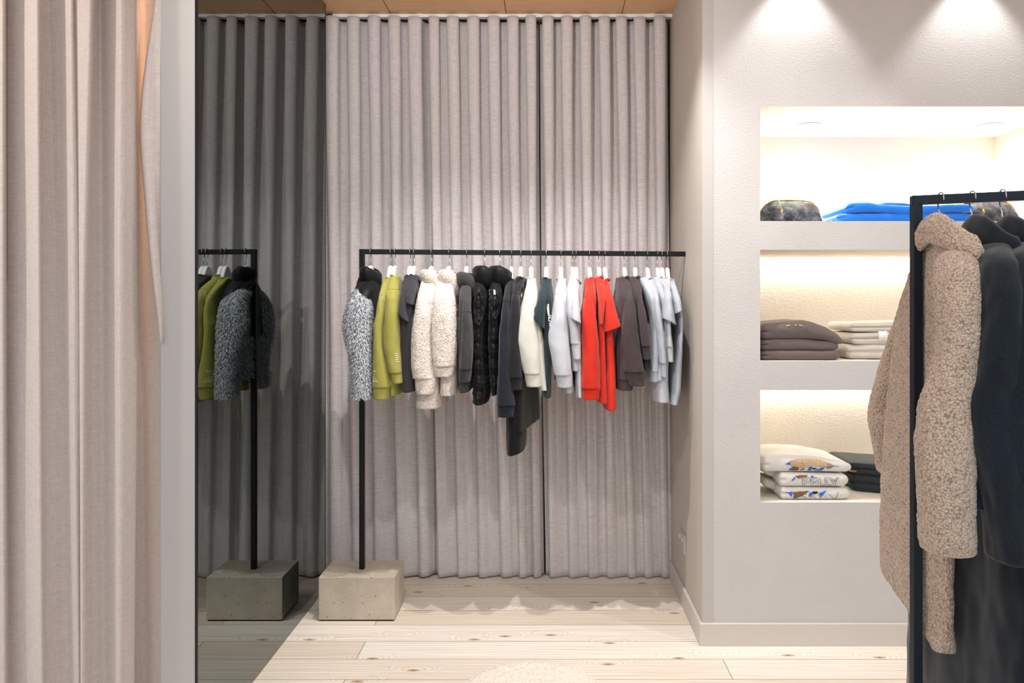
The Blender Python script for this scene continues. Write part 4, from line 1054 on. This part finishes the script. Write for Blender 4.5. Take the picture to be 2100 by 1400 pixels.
# cobalt fleece
G = 'folded cobalt throws'
zc = Z1 + .0012
t, fo = folded('folded_throw', 'cobalt blue fleece throw lying under another, top niche', 'throw', M['cobalt'], G, x0=XX(1712, 3.08), x1=XX(1992, 3.08), y0=3.05, depth=.3, zb=const(zc), th=const(.036), groove_left=.012, seed=41)
v, f = Fold(x0=XX(1700, 3.14), x1=XX(1760, 3.14), y0=3.09, depth=.2, zb=lambda u: zc + .022 * u, th=lambda u: .022 + .02 * u, seed=45).mesh(30); mk('loose_end', v, f, M['cobalt'], t)
t, fo = folded('folded_throw', 'cobalt blue fleece throw lying on top, top niche', 'throw', M['cobalt'], G, x0=XX(1730, 3.08), x1=XX(1994, 3.08), y0=3.046, depth=.3, zb=lambda u: zc + .037 + .004 * math.sin(9 * u), th=lambda u: cr([0, .12, .3, 1], [.042, .044, .034, .034], u), groove_left=.01, seed=43, rl=.03)
v, f = Fold(x0=XX(1760, 3.2), x1=XX(1880, 3.2), y0=3.14, depth=.17, zb=const(zc + .066), th=lambda u: .004 + .026 * math.sin(math.pi * u), seed=47).mesh(40); mk('loose_end', v, f, M['cobalt'], t)

# pouches
def pouch(pxl, pxr, label, seed, y0=3.09, pull=(1607, 403), text=True):
    x0, x1 = XX(pxl, y0), XX(pxr, y0); zb = Z1 + .001; w = x1 - x0; hgt = .106
    t = thing('pouch', label, 'pouch', ((x0 + x1) / 2, y0 + .07, zb), 'speckled pouches')
    us = [i / 48 for i in range(49)]; rings = []; topline = []
    def ht(u): return hgt * cr([0, .05, .14, .28, .5, .78, .93, 1], [.30, .52, .80, .97, 1, .95, .66, .10], u)
    for u in us:
        h_ = ht(u); x = lerp(x0, x1, u); d = .075 * (1 - abs(2 * u - 1) ** 4) ** .5 + .006; ring = []
        for k_ in range(28):
            a = 2 * math.pi * k_ / 28; q = (1 + math.sin(a)) / 2
            z = zb + h_ * q; wy = d * (1 - .82 * q ** 1.2) * (1 if q > .03 else .95)
            y = y0 + .075 + wy * sgnpow(math.cos(a), .6)
            p = Vector((x, y, z)); p.y += .003 * mn.noise(Vector((x * 22 + seed, z * 22, y * 9))); ring.append(p)
        rings.append(ring); topline.append(Vector((x, y0 + .07, zb + h_ + .001)))
    v, f = loft(rings); mk('body', v, f, M['jacq'], t)
    b = MB(); b.tube(topline[1:-2], .0032, 8); b.mk('zip', M['gold'], t)['label'] = 'gold zip'
    ux = (pull[0] - pxl) / (pxr - pxl); xp = lerp(x0, x1, ux)
    b = MB(); pts = [Vector((xp, y0 + .066, zb + ht(ux) + .004)), Vector((xp - .003, y0 + .05, zb + ht(ux) - .008)), Vector((xp - .001, y0 + .036, zb + ht(ux) - .03)), Vector((xp, y0 + .026, zb + ht(ux) - .045))]
    b.tube(pts, .0014, 6); b.tube([pts[-1], pts[-1] + Vector((-.001, -.003, -.008)), pts[-1] + Vector((0, -.004, -.016)), pts[-1] + Vector((-.008, -.006, -.036))], [.0035, .0055, .004, .0018], 8)
    b.mk('zip_pull', M['gold'], t, smooth=True)['label'] = 'gold zip pull'
    if text:
        cu = bpy.data.curves.new('lettering', 'FONT'); cu.body = 'ENA PELLY'; cu.size = .0165; cu.extrude = .0006; cu.space_character = 1.1; cu.align_x = 'CENTER'
        o = bpy.data.objects.new('lettering_tmp', cu); COL.objects.link(o)
        bpy.context.view_layer.update()
        me = bpy.data.meshes.new_from_object(o.evaluated_get(bpy.context.evaluated_depsgraph_get())); bpy.data.objects.remove(o)
        vs = [Vector((v_.co.x * .72, 0, v_.co.y)) for v_ in me.vertices]; xc = XX(1635, y0 + .05) if pull[0] < 1700 else XX(pull[0] + 48, y0 + .05)
        zt_ = zb + hgt * .845; vs2 = [(xc + q.x, y0 + .0455 + q.z * .66, zt_ - .008 + q.z) for q in vs]
        fs = [tuple(p_.vertices) for p_ in me.polygons]
        bpy.data.meshes.remove(me); mk('lettering', vs2, fs, M['goldtext'], t, smooth=False)['label'] = 'gold lettering ENA PELLY'
    return t
pouch(1561.5, 1699, 'grey speckled zip pouch with gold lettering left of the blue throws', 1.)
pouch(1975, 2110, 'grey speckled zip pouch right of the blue throws, behind the coat hooks', 4., pull=(2024, 410))

# ------------------------------------------------------------------ outlet, stool
t = thing('wall_socket', 'grey power socket plate low on the shaded alcove wall', 'power socket', (XW, 3.44, .36))
b = MB(); b.box(XW - .009, XW - .0001, 3.375, 3.505, .245, .335); bev(b.mk('plate', M['side'], t), .002)
b = MB()
for y in (3.41, 3.47): b.box(XW - .0115, XW - .0088, y - .006, y + .006, .298, .312)
b.mk('switch', M['white'], t)
t = thing('pouf', 'round cream boucle pouf at the bottom edge in front of the rail', 'pouf', (-.035, 1.835, 0))
b = MB(); b.lathe([(.10, .0), (.185, .004), (.198, .03), (.2, .2), (.2, .38), (.196, .405), (.185, .417), (.16, .4205), (.08, .422), (.01, .422)], -.035, 1.835, 96)
b.mk('cushion', M['boucle'], t, smooth=True)

# ------------------------------------------------------------------ lamps
def spot(name, loc, target, energy, size, blend=.6, color=(1, .93, .84), radius=.03):
    l = bpy.data.lights.new(name, 'SPOT'); l.energy = energy; l.spot_size = math.radians(size); l.spot_blend = blend; l.color = color; l.shadow_soft_size = radius
    o = bpy.data.objects.new(name, l); COL.objects.link(o); o.location = loc
    o.rotation_euler = (Vector(target) - Vector(loc)).to_track_quat('-Z', 'Y').to_euler(); return o
def area(name, loc, target, energy, sx, sy, color=(1, 1, 1)):
    l = bpy.data.lights.new(name, 'AREA'); l.shape = 'RECTANGLE'; l.size = sx; l.size_y = sy; l.energy = energy; l.color = color
    o = bpy.data.objects.new(name, l); COL.objects.link(o); o.location = loc
    o.rotation_euler = (Vector(target) - Vector(loc)).to_track_quat('-Z', 'Y').to_euler(); return o
# niche lamps: two downlights in the top niche, strips in the two lower ones
for i, (px, lab) in enumerate(((1655, 'recessed round downlight in the top niche, nearer its closed end'), (2025, 'recessed round downlight in the top niche above the coat hooks'))):
    c = Vector((XX(px, 3.35), 3.33, 2.217))
    t = thing('downlight', lab, 'downlight', c, 'downlights in the top niche')
    b = MB(); b.lathe([(.052, .0), (.056, -.003), (.05, -.005), (.044, -.003), (.042, .0)], c.x, c.y, 40); b.v = [q + Vector((0, 0, c.z)) for q in b.v]; b.mk('rim', M['white'], t, smooth=True)
    b = MB(); b.lathe([(.0, -.0012), (.043, -.0012)], c.x, c.y, 40); b.v = [q + Vector((0, 0, c.z)) for q in b.v]; b.mk('diffuser', M['lamp'], t)
    spot('niche lamp', c + Vector((0, 0, -.01)), c + Vector((0, .02, -1)), 50, 150, .8, (1, .93, .82), .05)
for z1_, lab in ((1.627, 'LED strip along the back of the middle niche ceiling'), (1.048, 'LED strip along the back of the bottom niche ceiling')):
    b = MB(); b.box(.89, 2.18, YN - .022, YN - .006, z1_ - .004, z1_ - .0005)
    tag(b.mk('light_strip', M['led'], None, (1.53, YN - .01, z1_)), lab, 'light strip', 'niche light strips')
# ceiling lamps
spot('wall washer', (1.02, 2.885, 2.87), (1.02, 2.93, 0), 15, 80, .5, (1, .99, .975), .02)
spot('wall washer', (1.745, 2.885, 2.87), (1.745, 2.93, 0), 15, 80, .5, (1, .99, .975), .02)
for x_ in (-.45, .25): spot('ceiling spot', (x_, 2.78, 2.86), (x_, 3.12, 0), 72, 92, .9, (1, .985, .965), .012)
spot('ceiling spot', (1.7, 2.2, 2.84), (-.1, 2.5, 0), 38, 100, .7, (1, .965, .925), .02)
spot('ceiling spot', (-.4, 1.5, 2.84), (-.3, 3.7, 1.75), 58, 105, .8, (1, .99, .98), .03)
spot('ceiling spot', (.9, .9, 2.84), (1.0, 2.3, 1.0), 22, 110, .8, (1, .99, .98), .04)
spot('fitting room lamp', (-2.95, 1.35, 2.82), (-1.5, 2.25, 1.0), 66, 120, .8, (1, .86, .72), .06)
spot('fitting room lamp', (-1.75, 2.9, 2.8), (-1.3, 2.35, 1.2), 110, 140, .8, (1, .62, .34), .06)
for z1_ in (1.627, 1.048): area('strip light', (1.53, YN - .03, z1_ - .006), (1.53, YN - .012, z1_ - .3), 3.0, 1.26, .012, (1, .91, .79))
W = bpy.data.worlds.new('daylight'); S.world = W; W.use_nodes = True
W.node_tree.nodes['Background'].inputs['Color'].default_value = (.86, .93, 1, 1); W.node_tree.nodes['Background'].inputs['Strength'].default_value = .8

# ------------------------------------------------------------------ camera
cam = bpy.data.cameras.new('camera'); co = bpy.data.objects.new('camera', cam); COL.objects.link(co)
cam.sensor_width = 36; cam.lens = F / 2100 * 36; cam.shift_x = -(CX - 1050) / 2100; cam.shift_y = (CY - 700) / 2100
co.location = (0, 0, H); co.rotation_euler = (math.radians(90), 0, 0); cam.clip_start = .05
S.camera = co
S.view_settings.view_transform = 'Standard'; S.view_settings.look = 'None'; S.view_settings.gamma = 1; S.view_settings.exposure = .3
S.view_settings.use_curve_mapping = False
